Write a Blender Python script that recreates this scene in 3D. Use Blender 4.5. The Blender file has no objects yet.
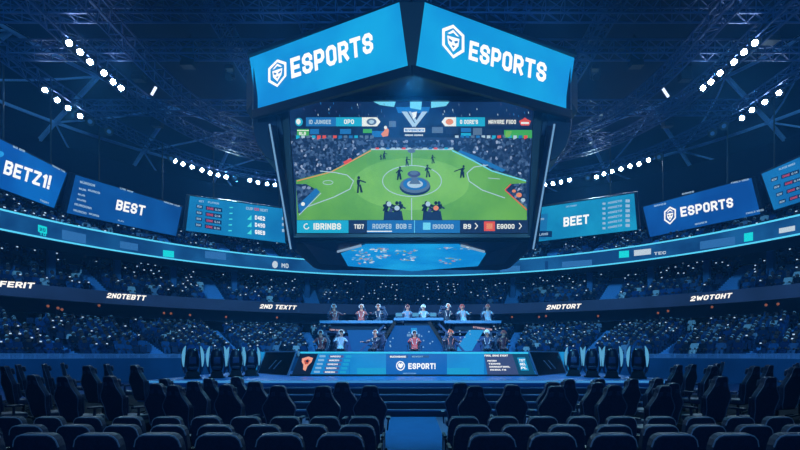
import bpy, bmesh, math, random
from mathutils import Vector, Matrix
RN = random.Random(11)
SC = bpy.context.scene
COL = SC.collection
PI = math.pi
E, F, CX, HY = 1.85, 520.0, 412.0, 355.0          # eye height (m), focal length in pixels, photo centre line and horizon
EYE = Vector((0, 0, E))
def ray(px, py): return Vector(((px-CX)/F, 1.0, (HY-py)/F))
def P(px, py, Y): return EYE + ray(px, py)*Y
ORD = ['first','second','third','fourth','fifth','sixth','seventh','eighth','ninth','tenth','eleventh','twelfth','thirteenth','fourteenth','fifteenth','sixteenth','seventeenth','eighteenth','nineteenth','twentieth']

# ---------------------------------------------------------------- materials
def lin(h):
    h = h.lstrip('#'); c = [int(h[i:i+2],16)/255 for i in (0,2,4)]
    return tuple(x/12.92 if x <= .04045 else ((x+.055)/1.055)**2.4 for x in c)+(1,)
MC = {}
def mat(hexc, rough=.6, metal=0., var=.0, scale=6., hex2=None):
    k = ('d',hexc,rough,metal,var,scale,hex2)
    if k in MC: return MC[k]
    m = bpy.data.materials.new('surface_'+hexc.strip('#')); m.use_nodes = True
    nt = m.node_tree; b = nt.nodes['Principled BSDF']; c = lin(hexc)
    b.inputs['Base Color'].default_value = c; b.inputs['Roughness'].default_value = rough; b.inputs['Metallic'].default_value = metal
    if rough>=.65: b.inputs['Specular IOR Level'].default_value=.12
    if var or hex2:
        n = nt.nodes.new('ShaderNodeTexNoise'); n.inputs['Scale'].default_value = scale; n.inputs['Detail'].default_value = 4
        tc = nt.nodes.new('ShaderNodeTexCoord'); nt.links.new(tc.outputs['Object'], n.inputs['Vector'])
        r = nt.nodes.new('ShaderNodeValToRGB'); r.color_ramp.elements[0].position = .35; r.color_ramp.elements[1].position = .65
        r.color_ramp.elements[0].color = tuple(x*(1-var) for x in c[:3])+(1,)
        r.color_ramp.elements[1].color = lin(hex2) if hex2 else tuple(min(1,x*(1+var)) for x in c[:3])+(1,)
        nt.links.new(n.outputs['Fac'], r.inputs['Fac']); nt.links.new(r.outputs['Color'], b.inputs['Base Color'])
    MC[k] = m; return m
def glow(hexc, s=1., hex2=None, scale=.5, kind='noise'):
    k = ('e',hexc,s,hex2,scale,kind)
    if k in MC: return MC[k]
    m = bpy.data.materials.new('lit_'+hexc.strip('#')); m.use_nodes = True
    nt = m.node_tree; b = nt.nodes['Principled BSDF']
    b.inputs['Base Color'].default_value = (.004,.006,.01,1); b.inputs['Roughness'].default_value = .5
    b.inputs['Specular IOR Level'].default_value = .1
    b.inputs['Emission Color'].default_value = lin(hexc); b.inputs['Emission Strength'].default_value = s
    if hex2:
        tc = nt.nodes.new('ShaderNodeTexCoord')
        if kind == 'noise':
            n = nt.nodes.new('ShaderNodeTexNoise'); n.inputs['Detail'].default_value = 3; out = n.outputs['Fac']; lo, hi = .38, .62
        else:
            n = nt.nodes.new('ShaderNodeTexVoronoi'); out = n.outputs['Color']; lo, hi = .0, 1.
        n.inputs['Scale'].default_value = scale
        nt.links.new(tc.outputs['Object'], n.inputs['Vector'])
        r = nt.nodes.new('ShaderNodeValToRGB'); el = r.color_ramp.elements
        el[0].position = lo; el[1].position = hi; el[0].color = lin(hexc); el[1].color = lin(hex2)
        if kind == 'crowd':
            el[0].color = lin('#0a1226'); el[1].color = lin('#98a8c4')
            e = el.new(.5); e.color = lin('#142848'); e = el.new(.8); e.color = lin('#3a5478')
        nt.links.new(out, r.inputs['Fac']); nt.links.new(r.outputs['Color'], b.inputs['Emission Color'])
    MC[k] = m; return m

# ---------------------------------------------------------------- mesh helpers
class MB:
    def __init__(s): s.v=[]; s.f=[]; s.m=[]
    def add(s, vs, fs, m=0):
        n=len(s.v); s.v += [tuple(v) for v in vs]; s.f += [tuple(i+n for i in f) for f in fs]; s.m += [m]*len(fs)
    def box(s, x0,y0,z0,x1,y1,z1, m=0):
        s.add([(x0,y0,z0),(x1,y0,z0),(x1,y1,z0),(x0,y1,z0),(x0,y0,z1),(x1,y0,z1),(x1,y1,z1),(x0,y1,z1)],
              [(0,3,2,1),(4,5,6,7),(0,1,5,4),(1,2,6,5),(2,3,7,6),(3,0,4,7)], m)
    def bar(s, a, b, w, h=None, m=0):
        a=Vector(a); b=Vector(b); h=h or w; d=(b-a)
        if d.length<1e-6: return
        d.normalize(); up=Vector((0,0,1)) if abs(d.z)<.95 else Vector((1,0,0))
        x=d.cross(up).normalized()*w/2; y=x.cross(d).normalized()*h/2
        s.add([a-x-y,a+x-y,a+x+y,a-x+y,b-x-y,b+x-y,b+x+y,b-x+y],[(0,1,2,3),(7,6,5,4),(0,4,5,1),(1,5,6,2),(2,6,7,3),(3,7,4,0)],m)
    def prism(s, pts, vec, m=0):
        n=len(pts); v=Vector(vec); p=[Vector(q) for q in pts]
        s.add(p+[q+v for q in p],[tuple(range(n))[::-1],tuple(range(n,2*n))]+[(i,(i+1)%n,n+(i+1)%n,n+i) for i in range(n)],m)
    def loft(s, rings, m=0, cap=True):
        n=len(rings[0]); vs=[q for r in rings for q in r]
        fs=[(k*n+i,k*n+(i+1)%n,(k+1)*n+(i+1)%n,(k+1)*n+i) for k in range(len(rings)-1) for i in range(n)]
        if cap: fs+= [tuple(range(n))[::-1], tuple(range((len(rings)-1)*n,len(rings)*n))]
        s.add(vs,fs,m)
    def tube(s, pts, r, n=6, m=0, closed=False):
        pts=[Vector(p) for p in pts]; rr = r if isinstance(r,(list,tuple)) else [r]*len(pts); rings=[]
        N=len(pts); px=None
        for i,p in enumerate(pts):
            if closed: d=pts[(i+1)%N]-pts[i-1]
            else: d=pts[min(i+1,N-1)]-pts[max(i-1,0)]
            d.normalize()
            if px is None:
                up=Vector((0,0,1)) if abs(d.z)<.9 else Vector((1,0,0)); px=d.cross(up).normalized()
            else:
                px=(px-d*px.dot(d)).normalized()
            py=d.cross(px)
            rings.append([p+px*(math.cos(2*PI*k/n)*rr[i])+py*(math.sin(2*PI*k/n)*rr[i]) for k in range(n)])
        if closed: rings.append(rings[0]); s.loft(rings,m,False)
        else: s.loft(rings,m)
    def cyl(s, a, b, r, n=16, m=0, r2=None): s.tube([a,b],[r, r if r2 is None else r2],n,m)
    def ball(s, c, r, n=10, m=0, sc=(1,1,1), zmin=-1):
        rings=[]; k=max(4,n//2)
        for j in range(k+1):
            ph=-PI/2+PI*j/k
            if math.sin(ph)<zmin: ph=math.asin(zmin)
            q=max(math.cos(ph),.02)
            rings.append([(c[0]+r*sc[0]*q*math.cos(2*PI*i/n), c[1]+r*sc[1]*q*math.sin(2*PI*i/n), c[2]+r*sc[2]*math.sin(ph)) for i in range(n)])
        s.loft(rings,m)
    def build(s, name, mats, parent=None, bevel=0, seg=2, smooth=False, label=None):
        me=bpy.data.meshes.new(name); me.from_pydata(s.v,[],s.f)
        mats = mats if isinstance(mats,(list,tuple)) else [mats]
        for m in mats: me.materials.append(m)
        me.polygons.foreach_set('material_index', s.m)
        bm=bmesh.new(); bm.from_mesh(me)
        bmesh.ops.recalc_face_normals(bm, faces=bm.faces)
        if bevel:
            ed=[e for e in bm.edges if len(e.link_faces)==2 and e.calc_face_angle(0)>.5]
            bmesh.ops.bevel(bm, geom=ed, offset=bevel, segments=seg, affect='EDGES', clamp_overlap=True, profile=.6)
        bm.to_mesh(me); bm.free()
        if smooth: me.polygons.foreach_set('use_smooth',[True]*len(me.polygons))
        return link(name, me, parent, label)
def link(name, me, parent=None, label=None):
    o=bpy.data.objects.new(name, me); COL.objects.link(o)
    if parent is not None: o.parent=parent
    if label: o['label']=label
    return o
def tag(o, label=None, cat=None, group=None, kind=None):
    if label: o['label']=label
    if cat: o['category']=cat
    if group: o['group']=group
    if kind: o['kind']=kind
    return o
def thing(name, label, cat, loc=(0,0,0), rz=0., group=None):
    o=bpy.data.objects.new(name,None); COL.objects.link(o); o.location=loc; o.rotation_euler=(0,0,rz); o.empty_display_size=.2
    return tag(o,label,cat,group)
def copy_tree(root, loc, rz, label, group=None):
    r=root.copy(); COL.objects.link(r); r.location=loc; r.rotation_euler=(0,0,rz); r['label']=label
    if group: r['group']=group
    for ch in list(root.children):
        c=ch.copy(); COL.objects.link(c); c.parent=r
        for g in list(ch.children):
            d=g.copy(); COL.objects.link(d); d.parent=c
    return r
def struct(o): o['kind']='structure'; return o

# ---------------------------------------------------------------- surfaces that writing and pictures lie on
class Plane:
    def __init__(s, a, b, c):
        s.o=Vector(a); s.n=(Vector(b)-s.o).cross(Vector(c)-s.o).normalized()
        if s.n.dot(EYE-s.o)<0: s.n=-s.n
    def hit(s, px, py, off=0.):
        r=ray(px,py); t=s.n.dot(s.o+s.n*off-EYE)/s.n.dot(r); return EYE+r*t
class Ring:                                                  # upright elliptical wall round (0,c)
    def __init__(s, a, b, c): s.a,s.b,s.c=a,b,c
    def hit(s, px, py, off=0.):
        a=s.a-off; b=s.b-off; r=ray(px,py)
        A=(r.x/a)**2+(1/b)**2; B=-2*s.c/b**2; C=(s.c/b)**2-1
        t=(-B+math.sqrt(B*B-4*A*C))/(2*A); return EYE+r*t
    def pt(s, th, z, d=0.): return Vector(((s.a+d)*math.cos(th), s.c+(s.b+d)*math.sin(th), z))
# block capitals drawn as strokes on a 3 x 5 grid
_O=[(0,.8),(0,4.2),(.8,5),(2.2,5),(3,4.2),(3,.8),(2.2,0),(.8,0),(0,.8)]
GL_={'A':[[(0,0),(0,4.2),(.8,5),(2.2,5),(3,4.2),(3,0)],[(0,2.1),(3,2.1)]],'B':[[(0,2.6),(2.2,2.6),(3,3.3),(3,4.3),(2.3,5),(0,5),(0,0),(2.3,0),(3,.7),(3,1.9),(2.2,2.6)]],
'C':[[(3,3.7),(3,4.2),(2.2,5),(.8,5),(0,4.2),(0,.8),(.8,0),(2.2,0),(3,.8),(3,1.3)]],'D':[[(0,0),(0,5),(2.1,5),(3,4.1),(3,.9),(2.1,0),(0,0)]],'E':[[(2.8,5),(0,5),(0,0),(2.8,0)],[(0,2.5),(2.4,2.5)]],
'F':[[(2.8,5),(0,5),(0,0)],[(0,2.5),(2.4,2.5)]],'G':[[(3,3.9),(3,4.2),(2.2,5),(.8,5),(0,4.2),(0,.8),(.8,0),(2.2,0),(3,.8),(3,2.3),(1.8,2.3)]],'H':[[(0,0),(0,5)],[(3,0),(3,5)],[(0,2.5),(3,2.5)]],
'I':[[(0,0),(0,5)]],'J':[[(3,5),(3,.8),(2.2,0),(.8,0),(0,.8),(0,1.3)]],'K':[[(0,0),(0,5)],[(3,5),(.5,2.5),(3,0)]],'L':[[(0,5),(0,0),(2.7,0)]],'M':[[(0,0),(0,5),(1.8,2),(3.6,5),(3.6,0)]],'N':[[(0,0),(0,5),(3,0),(3,5)]],
'O':[_O],'P':[[(0,0),(0,5),(2.2,5),(3,4.2),(3,2.8),(2.2,2),(0,2)]],'Q':[_O,[(1.8,1.4),(3.2,-.2)]],'R':[[(0,0),(0,5),(2.2,5),(3,4.2),(3,3),(2.2,2.2),(0,2.2)],[(1.6,2.2),(3,0)]],
'S':[[(3,3.8),(3,4.2),(2.2,5),(.8,5),(0,4.2),(0,3.3),(.8,2.6),(2.2,2.4),(3,1.7),(3,.8),(2.2,0),(.8,0),(0,.8),(0,1.2)]],'T':[[(0,5),(3.2,5)],[(1.6,5),(1.6,0)]],'U':[[(0,5),(0,.8),(.8,0),(2.2,0),(3,.8),(3,5)]],
'V':[[(0,5),(1.6,0),(3.2,5)]],'W':[[(0,5),(1,0),(2.2,4),(3.4,0),(4.4,5)]],'X':[[(0,0),(3,5)],[(0,5),(3,0)]],'Y':[[(0,5),(1.6,2.4),(3.2,5)],[(1.6,2.4),(1.6,0)]],'Z':[[(0,5),(3,5),(0,0),(3,0)]],
'0':[_O],'1':[[(0,4.2),(.9,5),(.9,0)]],'2':[[(0,3.8),(0,4.2),(.8,5),(2.2,5),(3,4.2),(3,3.2),(0,.5),(0,0),(3,0)]],'3':[[(0,5),(3,5),(1.5,3),(2.3,3),(3,2.2),(3,.8),(2.2,0),(0,0)]],'4':[[(2.4,0),(2.4,5),(0,1.6),(3.2,1.6)]],
'7':[[(0,5),(3,5),(1.2,0)]],'8':[[(.8,2.6),(0,3.3),(0,4.2),(.8,5),(2.2,5),(3,4.2),(3,3.3),(2.2,2.6),(.8,2.6),(0,1.8),(0,.8),(.8,0),(2.2,0),(3,.8),(3,1.8),(2.2,2.6)]],'9':[[(3,2.4),(.8,2.4),(0,3.2),(0,4.2),(.8,5),(2.2,5),(3,4.2),(3,.8),(2.2,0),(.3,0)]],
'!':[[(0,5),(0,1.9)],[(0,.3),(0,0)]],'.':[[(0,.2),(0,0)]],"'":[[(0,5),(0,3.8)]]}
TXT={}
def glyphs(t, bold=.03):
    if t in TXT: return TXT[t]
    hw=.66; X=0.; v=[]; f=[]
    for ch in t:
        if ch==' ': X+=2.6; continue
        g=GL_[ch]; w=max(p[0] for l in g for p in l)
        for l in g:
            n=len(l); cl=(l[0]==l[-1])
            for i in range(n-1):
                a=Vector(l[i]); b=Vector(l[i+1]); d=(b-a).normalized(); q=Vector((-d.y,d.x))*hw
                def ext(k,o):
                    if cl and k in (0,n-1): o=l[1] if k==n-1 else l[-2]
                    elif k in (0,n-1): return hw
                    e=(Vector(o)-Vector(l[k])).normalized(); c=abs(e.dot(d)); return hw if c<.3 else hw*.41
                a2=a-d*ext(i,l[i-1]); b2=b+d*ext(i+1,l[i+2] if i+2<n else l[-1]); k=len(v)
                v+=[(X+p.x,p.y) for p in (a2+q,b2+q,b2-q,a2-q)]; f.append((k,k+1,k+2,k+3))
        X+=w+2*hw+.75
    x0=min(p[0] for p in v); x1=max(p[0] for p in v); y0=-hw; y1=5+hw
    v=[((a-x0)/(x1-x0),(b-y0)/(y1-y0)) for a,b in v]
    TXT[t]=(v,f); return TXT[t]
def write(mb, surf, t, x0,y0,x1,y1, h, off=.03, m=0, slant=0., bold=.03, vx=0.):
    v,f=glyphs(t,bold)
    mb.add([surf.hit(x0+(x1-x0)*u+slant*w+vx*w, y0+(y1-y0)*u-h*w, off) for u,w in v], f, m)
def poly(mb, surf, pts, off=.01, m=0): mb.add([surf.hit(x,y,off) for x,y in pts],[tuple(range(len(pts)))],m)
def rect(mb, surf, x0,y0,x1,y1, off=.01, m=0): poly(mb,surf,[(x0,y0),(x1,y0),(x1,y1),(x0,y1)],off,m)
def ell(mb, surf, cx,cy,rx,ry, off=.01, m=0, n=24): poly(mb,surf,[(cx+rx*math.cos(2*PI*i/n),cy+ry*math.sin(2*PI*i/n)) for i in range(n)],off,m)
def line(mb, surf, pts, w, off=.01, m=0):
    for (a,b),(c,d) in zip(pts,pts[1:]):
        L=math.hypot(c-a,d-b) or 1; nx,ny=-(d-b)/L*w/2,(c-a)/L*w/2
        poly(mb,surf,[(a+nx,b+ny),(c+nx,d+ny),(c-nx,d-ny),(a-nx,b-ny)],off,m)
def ering(mb, surf, cx,cy,rx,ry,w, off=.01, m=0, a0=0., a1=2*PI, n=36):
    line(mb,surf,[(cx+rx*math.cos(a0+(a1-a0)*i/n),cy+ry*math.sin(a0+(a1-a0)*i/n)) for i in range(n+1)],w,off,m)
def badge(mb, surf, cx,cy,r, sx=0., off=.03, m=0, dark=None):   # hexagonal shield emblem; sx = shear of the sign
    def T(pts): return [(cx+a*r, cy+b*r+sx*a*r) for a,b in pts]
    outer=[(0,-1.1),(.72,-.62),(.72,.45),(0,1.1),(-.72,.45),(-.72,-.62)]; inn=[(a*.76,b*.8) for a,b in outer]
    for i in range(6):
        j=(i+1)%6; poly(mb,surf,T([outer[i],outer[j],inn[j],inn[i]]),off,m)
    poly(mb,surf,T([(-.40,-.28),(.40,-.28),(.33,.22),(0,.66),(-.33,.22)]),off,m)
    poly(mb,surf,T([(-.38,-.42),(0,-.76),(.38,-.42),(.22,-.42),(0,-.58),(-.22,-.42)]),off,m)
    if dark is not None:
        poly(mb,surf,T([(-.30,-.14),(-.06,-.04),(-.1,.1),(-.28,.02)]),off+.02,dark); poly(mb,surf,T([(.30,-.14),(.06,-.04),(.1,.1),(.28,.02)]),off+.02,dark)
        poly(mb,surf,T([(-.12,.26),(.12,.26),(0,.42)]),off+.02,dark)

# ---------------------------------------------------------------- shared materials
M_navy=mat('#0b1a33',.55); M_dark=mat('#060c18',.5); M_steel=mat('#27406b',.45,.3)
M_trim=mat('#7f93b8',.4,.2); M_floor=mat('#123a72',.4,0,.15,1.5); M_conc=mat('#16335f',.75,0,.2,.8)
M_seatf=mat('#1b3158',.55,0,.2,30); M_rim=mat('#a8b8d8',.4); M_white=glow('#ffffff',1.15); M_truss=mat('#24467d',.45,.35)

# ================================================================= the room
mb=MB(); mb.box(-46,-8,-.2,46,66,0); o=struct(mb.build('floor',M_floor))
# stepped floor of the hall under the nearest rows and the two side risers
for nm,bx in (('floor_step',[(-12,-2,0,12,6.35,.17)]),('floor_step',[(-12,6.35,0,12,7.75,.05)])):
    mb=MB(); [mb.box(*b) for b in bx]; struct(mb.build(nm,mat('#040b1a',.95)))
for s in (-1,1):
    mb=MB(); x=lambda a,b:(min(s*a,s*b),max(s*a,s*b))
    a,b=x(5.47 if s>0 else 5.15,14); mb.box(a,9.4,0,b,11.6,.15)
    a,b=x(6.0,14); mb.box(a,11.6,0,b,15.5,.3); a,b=x(8.3,14); mb.box(a,15.5,0,b,20.5,.3)
    if s>0: mb.box(6.95,10.2,.15,14,11.6,.3)
    struct(mb.build('floor_riser',mat('#040b1a',.95),bevel=.01))
mb=MB(); mb.box(-.62,7.75,0,.7,15.5,.012); tag(mb.build('carpet_runner',mat('#02609c',.9,0,.06,3)),'bright blue carpet strip down the centre aisle to the stage steps','carpet')

RA=Ring(31,31,21)                                            # front edge of the second tier
RU=Ring(27,30,20)                                            # front edge of the top tier
T0,T1=math.radians(-4),math.radians(184)
def band(mb, ring, prof, n=96, t0=T0, t1=T1, m=0):           # sweep an (offset, z) profile round the bowl
    base=len(mb.v); k=len(prof)
    for i in range(n+1):
        th=t0+(t1-t0)*i/n
        for d,z in prof: mb.v.append(tuple(ring.pt(th,z,d)))
    for i in range(n):
        for j in range(k-1):
            a=base+i*k+j; mb.f.append((a,a+1,a+k+1,a+k)); mb.m.append(m)
def steps(d0,z0,n,dd,dz):
    pr=[]
    for i in range(n): pr+=[(d0+i*dd,z0+i*dz),(d0+(i+1)*dd,z0+i*dz)]
    return pr
TI=[dict(ring=RA,d0=-6.0,z0=E-.25,n=11,dd=.85,dz=.24), dict(ring=RA,d0=.35,z0=E+4.55,n=8,dd=.85,dz=.42), dict(ring=RU,d0=.5,z0=E+7.9,n=9,dd=.9,dz=.37)]
M_terr=mat('#10305f',.8,0,.15,1)
mb=MB(); band(mb,RA,[(-7.0,0),(-7.0,E-.22),(-6.85,E-.22),(-6.85,E-.4),(-6,E-.4)]); struct(mb.build('wall_barrier',mat('#1a4a7c',.8,0,.12,.6)))
for i,t in enumerate(TI):
    mb=MB(); pr=[(t['d0'],t['z0']-.3)]+steps(t['d0'],t['z0'],t['n'],t['dd'],t['dz']); band(mb,t['ring'],pr); struct(mb.build('floor_terrace',M_terr))
mb=MB(); band(mb,RA,[(3.4,E+3.2),(3.4,E+4.3),(0,E+4.05)]); struct(mb.build('wall_concourse',mat('#0a1730',.8)))
mb=MB(); band(mb,RA,[(7.2,E+7.9),(7.2,E+10.2),(1.5,E+9.2)]); band(mb,RU,[(.1,E+7.6),(6,E+8.0)]); struct(mb.build('wall_upper',mat('#0a1c3c',.8)))
mb=MB(); band(mb,RU,[(8.6,E+12.4),(9.4,E+12.4),(9.4,E+17.5)]); struct(mb.build('wall_back',mat('#081530',.85)))
# roof: flat middle and falling skirt
RC=Ring(26.5,28,24)
mb=MB(); band(mb,RC,[(0,E+20.6),(6,E+18.6),(14,E+15.6)]); 
n=len(mb.v); mb.add([RC.pt(T0+(T1-T0)*i/48,E+20.6) for i in range(49)]+[(-27,-6,E+20.6),(27,-6,E+20.6)],[tuple(list(range(49))+[49,50])])
struct(mb.build('ceiling',mat('#081530',.85,0,.2,.3)))
# roof beams on the skirt: rafters, purlins, cross bracing (part of the shell)
mb=MB()
def sk(th,u): 
    d=u*14; z=E+20.6-(d/3 if d<6 else 2+(d-6)*.375); return RC.pt(th,z-.25,d)
ths=[math.radians(6+12*i) for i in range(15)]
for i,th in enumerate(ths):
    mb.bar(sk(th,0),sk(th,.43),.18,.35); mb.bar(sk(th,.43),sk(th,1),.18,.35)
    if i+1<len(ths):
        t2=ths[i+1]
        for u in (0,.43,.75,1):
            for q in range(4): mb.bar(sk(th+(t2-th)*q/4,u),sk(th+(t2-th)*(q+1)/4,u),.12,.22)
        [mb.bar(sk(th+(t2-th)*k/4,.43*k/4),sk(th+(t2-th)*(k+1)/4,.43*(k+1)/4),.1,.12) for k in range(4)]; [mb.bar(sk(t2+(th-t2)*k/4,.43+.57*k/4),sk(t2+(th-t2)*(k+1)/4,.43+.57*(k+1)/4),.1,.12) for k in range(4)]
struct(mb.build('trim_roof_beams',mat('#86aade',.5)))

# ---------------------------------------------------------------- fascia of the second tier with its lettering
fa=thing('fascia_board','dark navy curved fascia with white words under the second tier of stands','fascia',(0,0,0))
mb=MB(); band(mb,RA,[(.3,E+4.05),(-.12,E+4.05),(-.12,E+5.0),(.3,E+5.0)],n=120); mb.build('board',glow('#14284c',1.,'#182f58',.4),fa)  # faint glow put into the board colour to lighten its navy
for t,x0,y0,x1,y1,h in (('AFERIT',-9,286.2,33.5,288.6,5.8),('2NOTEBTT',106.5,297.8,145,300.6,5.0),('2ND TEXTT',259.5,308.3,295.5,309.8,4.2),('2NDTORT',546,309.6,580,308.2,4.6),('2WOTOHT',690,301.3,731,297.8,5.0)):
    mb=MB(); write(mb,RA,t,x0,y0,x1,y1,h,off=.2,slant=1.5,bold=.05); mb.build('lettering',M_white,fa)
# ---------------------------------------------------------------- lit ribbon board of the top tier
rb=thing('ribbon_board','long curved LED ribbon board glowing blue between the second and top tiers','display board',(0,0,0))
mb=MB(); band(mb,RU,[(.4,E+7.62),(-.1,E+7.62),(-.1,E+8.78),(.4,E+8.78)],n=120); mb.build('screen',glow('#0f4078',1.,'#195c9a',.35),rb)
for z in (E+7.6,E+8.8):
    mb=MB(); mb.tube([RU.pt(T0+(T1-T0)*i/120,z,-.14) for i in range(121)],.06,5); mb.build('edge_light',glow('#4fc3ee',1.3),rb)
mb=MB()
RG=[glow('#19d0dc',1.1),glow('#c6dcf0',.9),glow('#2f6cae',1.),glow('#0d3a74',1.)]
def rp(x0,y0,x1,y1,s,m,off=.14):
    g=MB(); poly(g,RU,[(x0,y0),(x1,y0+s),(x1,y1+s),(x0,y1)],off,m); g.build('graphic',RG,rb)
rp(38,224.5,47,231.5,2.5,0); rp(163,250,174,256.5,1.2,0); rp(619,251.2,629,258,-.8,0); rp(744,233.5,753,242,-1.5,0)
rp(62,229.5,86,239,5,2); rp(120,241,138,248,3,2); rp(205,251,226,258,2,2); rp(500,266.5,520,272,-.8,2); rp(562,261.8,592,267.5,-2.2,2); rp(700,241.5,735,249.5,-5,2); rp(545,261,548,270,0,3)
rp(634,250.3,651,256,-1.8,1); rp(779,228.5,795,233.5,-3,1)
ell(mb,RU,275,264.6,2.8,3.6,.16,1); write(mb,RU,'MO',281.5,267.5,288.5,268.3,4.6,off=.16,m=1)
write(mb,RU,'TEC',654,255.2,666,254,3,off=.16,m=1); write(mb,RU,'20',39.5,230.5,45.5,232,3.2,off=.18,m=3); write(mb,RU,'TO',39.5,235,46,236.6,3,off=.18,m=0)
mb.build('lettering',RG,rb)

# ---------------------------------------------------------------- pillars between the tiers
for i,px in enumerate((51,117,173,234,307,362,462,513,590,651,707,771)):
    q=Ring(34,34,21).hit(px,300); z0=E+4.55+.42*3
    mb=MB(); mb.box(-.24,-.24,0,.24,.24,2.6); mb.box(-.32,-.32,2.45,.32,.32,2.6)
    side='left' if px<412 else 'right'
    k=sorted(abs(a-412) for a in (51,117,173,234,307,362) ) if side=='left' else sorted(abs(a-412) for a in (462,513,590,651,707,771))
    o=mb.build('pillar',mat('#4474b4',.7)); o.location=(q.x,q.y,z0-.02); o.rotation_euler[2]=math.atan2(q.x,-(q.y-21))
    tag(o,f'blue grey square pillar in the second tier, {ORD[k.index(abs(px-412))]} to the {side} of the hanging screen centre','pillar','pillars in the second tier')

# ---------------------------------------------------------------- seats and spectators in the stands
CL=['#12305f','#1a4486','#0c1a34','#285896','#3d5f92','#7f97bf','#c3d0e6','#3a2c3c','#0d2a5c']
CW=[24,20,22,12,6,5,5,3,12]
M_cl=[mat(c,.8) for c in CL]; M_skin=mat('#54454c',.7); M_phone=glow('#a8ccf4',1.2); M_hair=mat('#0a0c14',.7)
def skinned(J, ED, sub=0, root=0):
    me=bpy.data.meshes.new('s'); me.from_pydata([j[0] for j in J],ED,[])
    o=bpy.data.objects.new('s',me); COL.objects.link(o)
    md=o.modifiers.new('k','SKIN'); md.use_smooth_shade=True
    for i,j in enumerate(J):
        sv=me.skin_vertices[0].data[i]; sv.radius=(j[1],j[1] if len(j)<3 else j[2]); sv.use_root=(i==root)
    if sub: s2=o.modifiers.new('u','SUBSURF'); s2.levels=sub; s2.render_levels=sub
    dg=bpy.context.evaluated_depsgraph_get(); dg.update(); r=bpy.data.meshes.new_from_object(o.evaluated_get(dg))
    v=[tuple(p.co) for p in r.vertices]; f=[tuple(p.vertices) for p in r.polygons]
    bpy.data.objects.remove(o); bpy.data.meshes.remove(me); bpy.data.meshes.remove(r)
    return v,f
def crowd_body(pose):
    a=.0 if pose==0 else .1
    J=[((0,0,.5),.17,.13),((0,.02,.72),.17,.12),((0,.02,.92),.19,.11),((0,.03,1.03),.06),((0,.04,1.12),.095,.1),((0,.04,1.24),.09,.1),
       ((-.13,.32,.5),.08),((-.14,.40,.14),.06),((.13,.32,.5),.08),((.14,.40,.14),.06)]
    ED=[(0,1),(1,2),(2,3),(3,4),(4,5),(0,6),(6,7),(0,8),(8,9)]
    hands={0:((-.15,.34,.66),(.15,.34,.66)),1:((-.08,.38,1.0),(.08,.38,1.0)),2:((-.34,.18,1.42),(.16,.32,.66))}[pose]
    el={0:((-.27,.1,.70),(.27,.1,.70)),1:((-.25,.2,.78),(.25,.2,.78)),2:((-.32,.1,1.12),(.27,.1,.70))}[pose]
    for s,h,e in ((-1,hands[0],el[0]),(1,hands[1],el[1])):
        n=len(J); J+=[((s*.2,.02,.95),.07),(e,.05),(h,.045)]; ED+=[(2,n),(n,n+1),(n+1,n+2)]
    v,f=skinned(J,ED)
    sk=[]
    for p in f:
        c=[sum(v[i][k] for i in p)/len(p) for k in range(3)]
        hd=min((Vector(c)-Vector(h)).length for h in hands)<.07
        sk.append(1 if (c[2]>1.04 and abs(c[0])<.14) or hd else 0)
    return v,f,sk
BOD=[crowd_body(k) for k in range(3)]
def crowd_parts(pose, mi, hair, phone):                      # vertices, faces, material index into M_all
    v,f,sk=BOD[pose]; mb=MB(); mb.v=list(v); mb.f=list(f); mb.m=[9 if s else mi for s in sk]
    mb.ball((0,.02,1.2),.115,6,hair,(1,1,1),-.1)
    if phone: mb.box(-.06,.44,1.0,.06,.45,1.07,10)
    return mb
M_all=M_cl+[M_skin,M_phone,M_hair]
VAR=[]
for pose in range(3):
    for ci in range(9): VAR.append((crowd_parts(pose,ci,RN.choice([11,11,11,6]),pose==1),ci,pose))
def seat_mb():
    m=MB(); m.box(-.22,-.05,.40,.22,.36,.47); m.prism([(-.22,-.08,.42),(.22,-.08,.42),(.22,-.17,.86),(-.22,-.17,.86)],(0,-.05,0)); m.box(-.05,-.08,0,.05,.1,.40); return m
SEATM=[mat('#12305f',.6),mat('#0d2149',.6)]
AIS=[[math.radians(a) for a in L] for L in ([124,56,137,43,150,30,109,71],[124,56,141,39,108,72],[124,56,116,64,107,73,133,47,142,38])]
slots=[]; PILL=[Ring(34,34,21).hit(px,300) for px in (51,117,173,234,307,362,462,513,590,651,707,771)]
for ti,t in enumerate(TI):
    rg=t['ring']
    for r in range(t['n']-(1 if ti==0 else 0)):
        d=t['d0']+r*t['dd']+.3; z=t['z0']+r*t['dz']; th=math.radians(14)
        while th<math.radians(166):
            q=rg.pt(th,z,d); R_=math.hypot(q.x,q.y-rg.c); 
            if all(abs(th-a)*R_>(.66 if ti==0 else .95) for a in AIS[ti]) and q.y>5 and not (ti==1 and any(math.hypot(q.x-a.x,q.y-a.y)<.75 for a in PILL)):
                px=CX+F*q.x/q.y; py=HY-F*(z+.9-E)/q.y
                if -60<px<860: slots.append((q.y,ti,q,math.atan2(-(rg.c-q.y)*-1,0) if 0 else math.atan2(-q.x,rg.c-q.y),px,py))
            th+=.56/R_
def facing(q,c):                                             # +Y of a body turned to the bowl centre
    return math.atan2(c-q.y,-q.x)-PI/2
ppl=[]; sts=[]
for (yy,ti,q,_,px,py) in slots:
    c=TI[ti]['ring'].c; rz=facing(q,c)+RN.uniform(-.15,.15); ps=0 if RN.random()<.64 else (1 if RN.random()<.7 else 2)
    sts.append((yy,q,facing(q,c),ti,px,py))
    if RN.random()<(.9,.86,.6)[ti]:
        ci=RN.choices(range(9),CW)[0]; ppl.append((yy,q+Vector((RN.uniform(-.05,.05),RN.uniform(-.05,.05),0)),rz,ti,px,py,ps*9+ci,RN.uniform(.93,1.06)))
def vis(a): return 3<a[4]<797 and a[3]==0 and a[5]<352 and not(262<a[4]<560)
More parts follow.
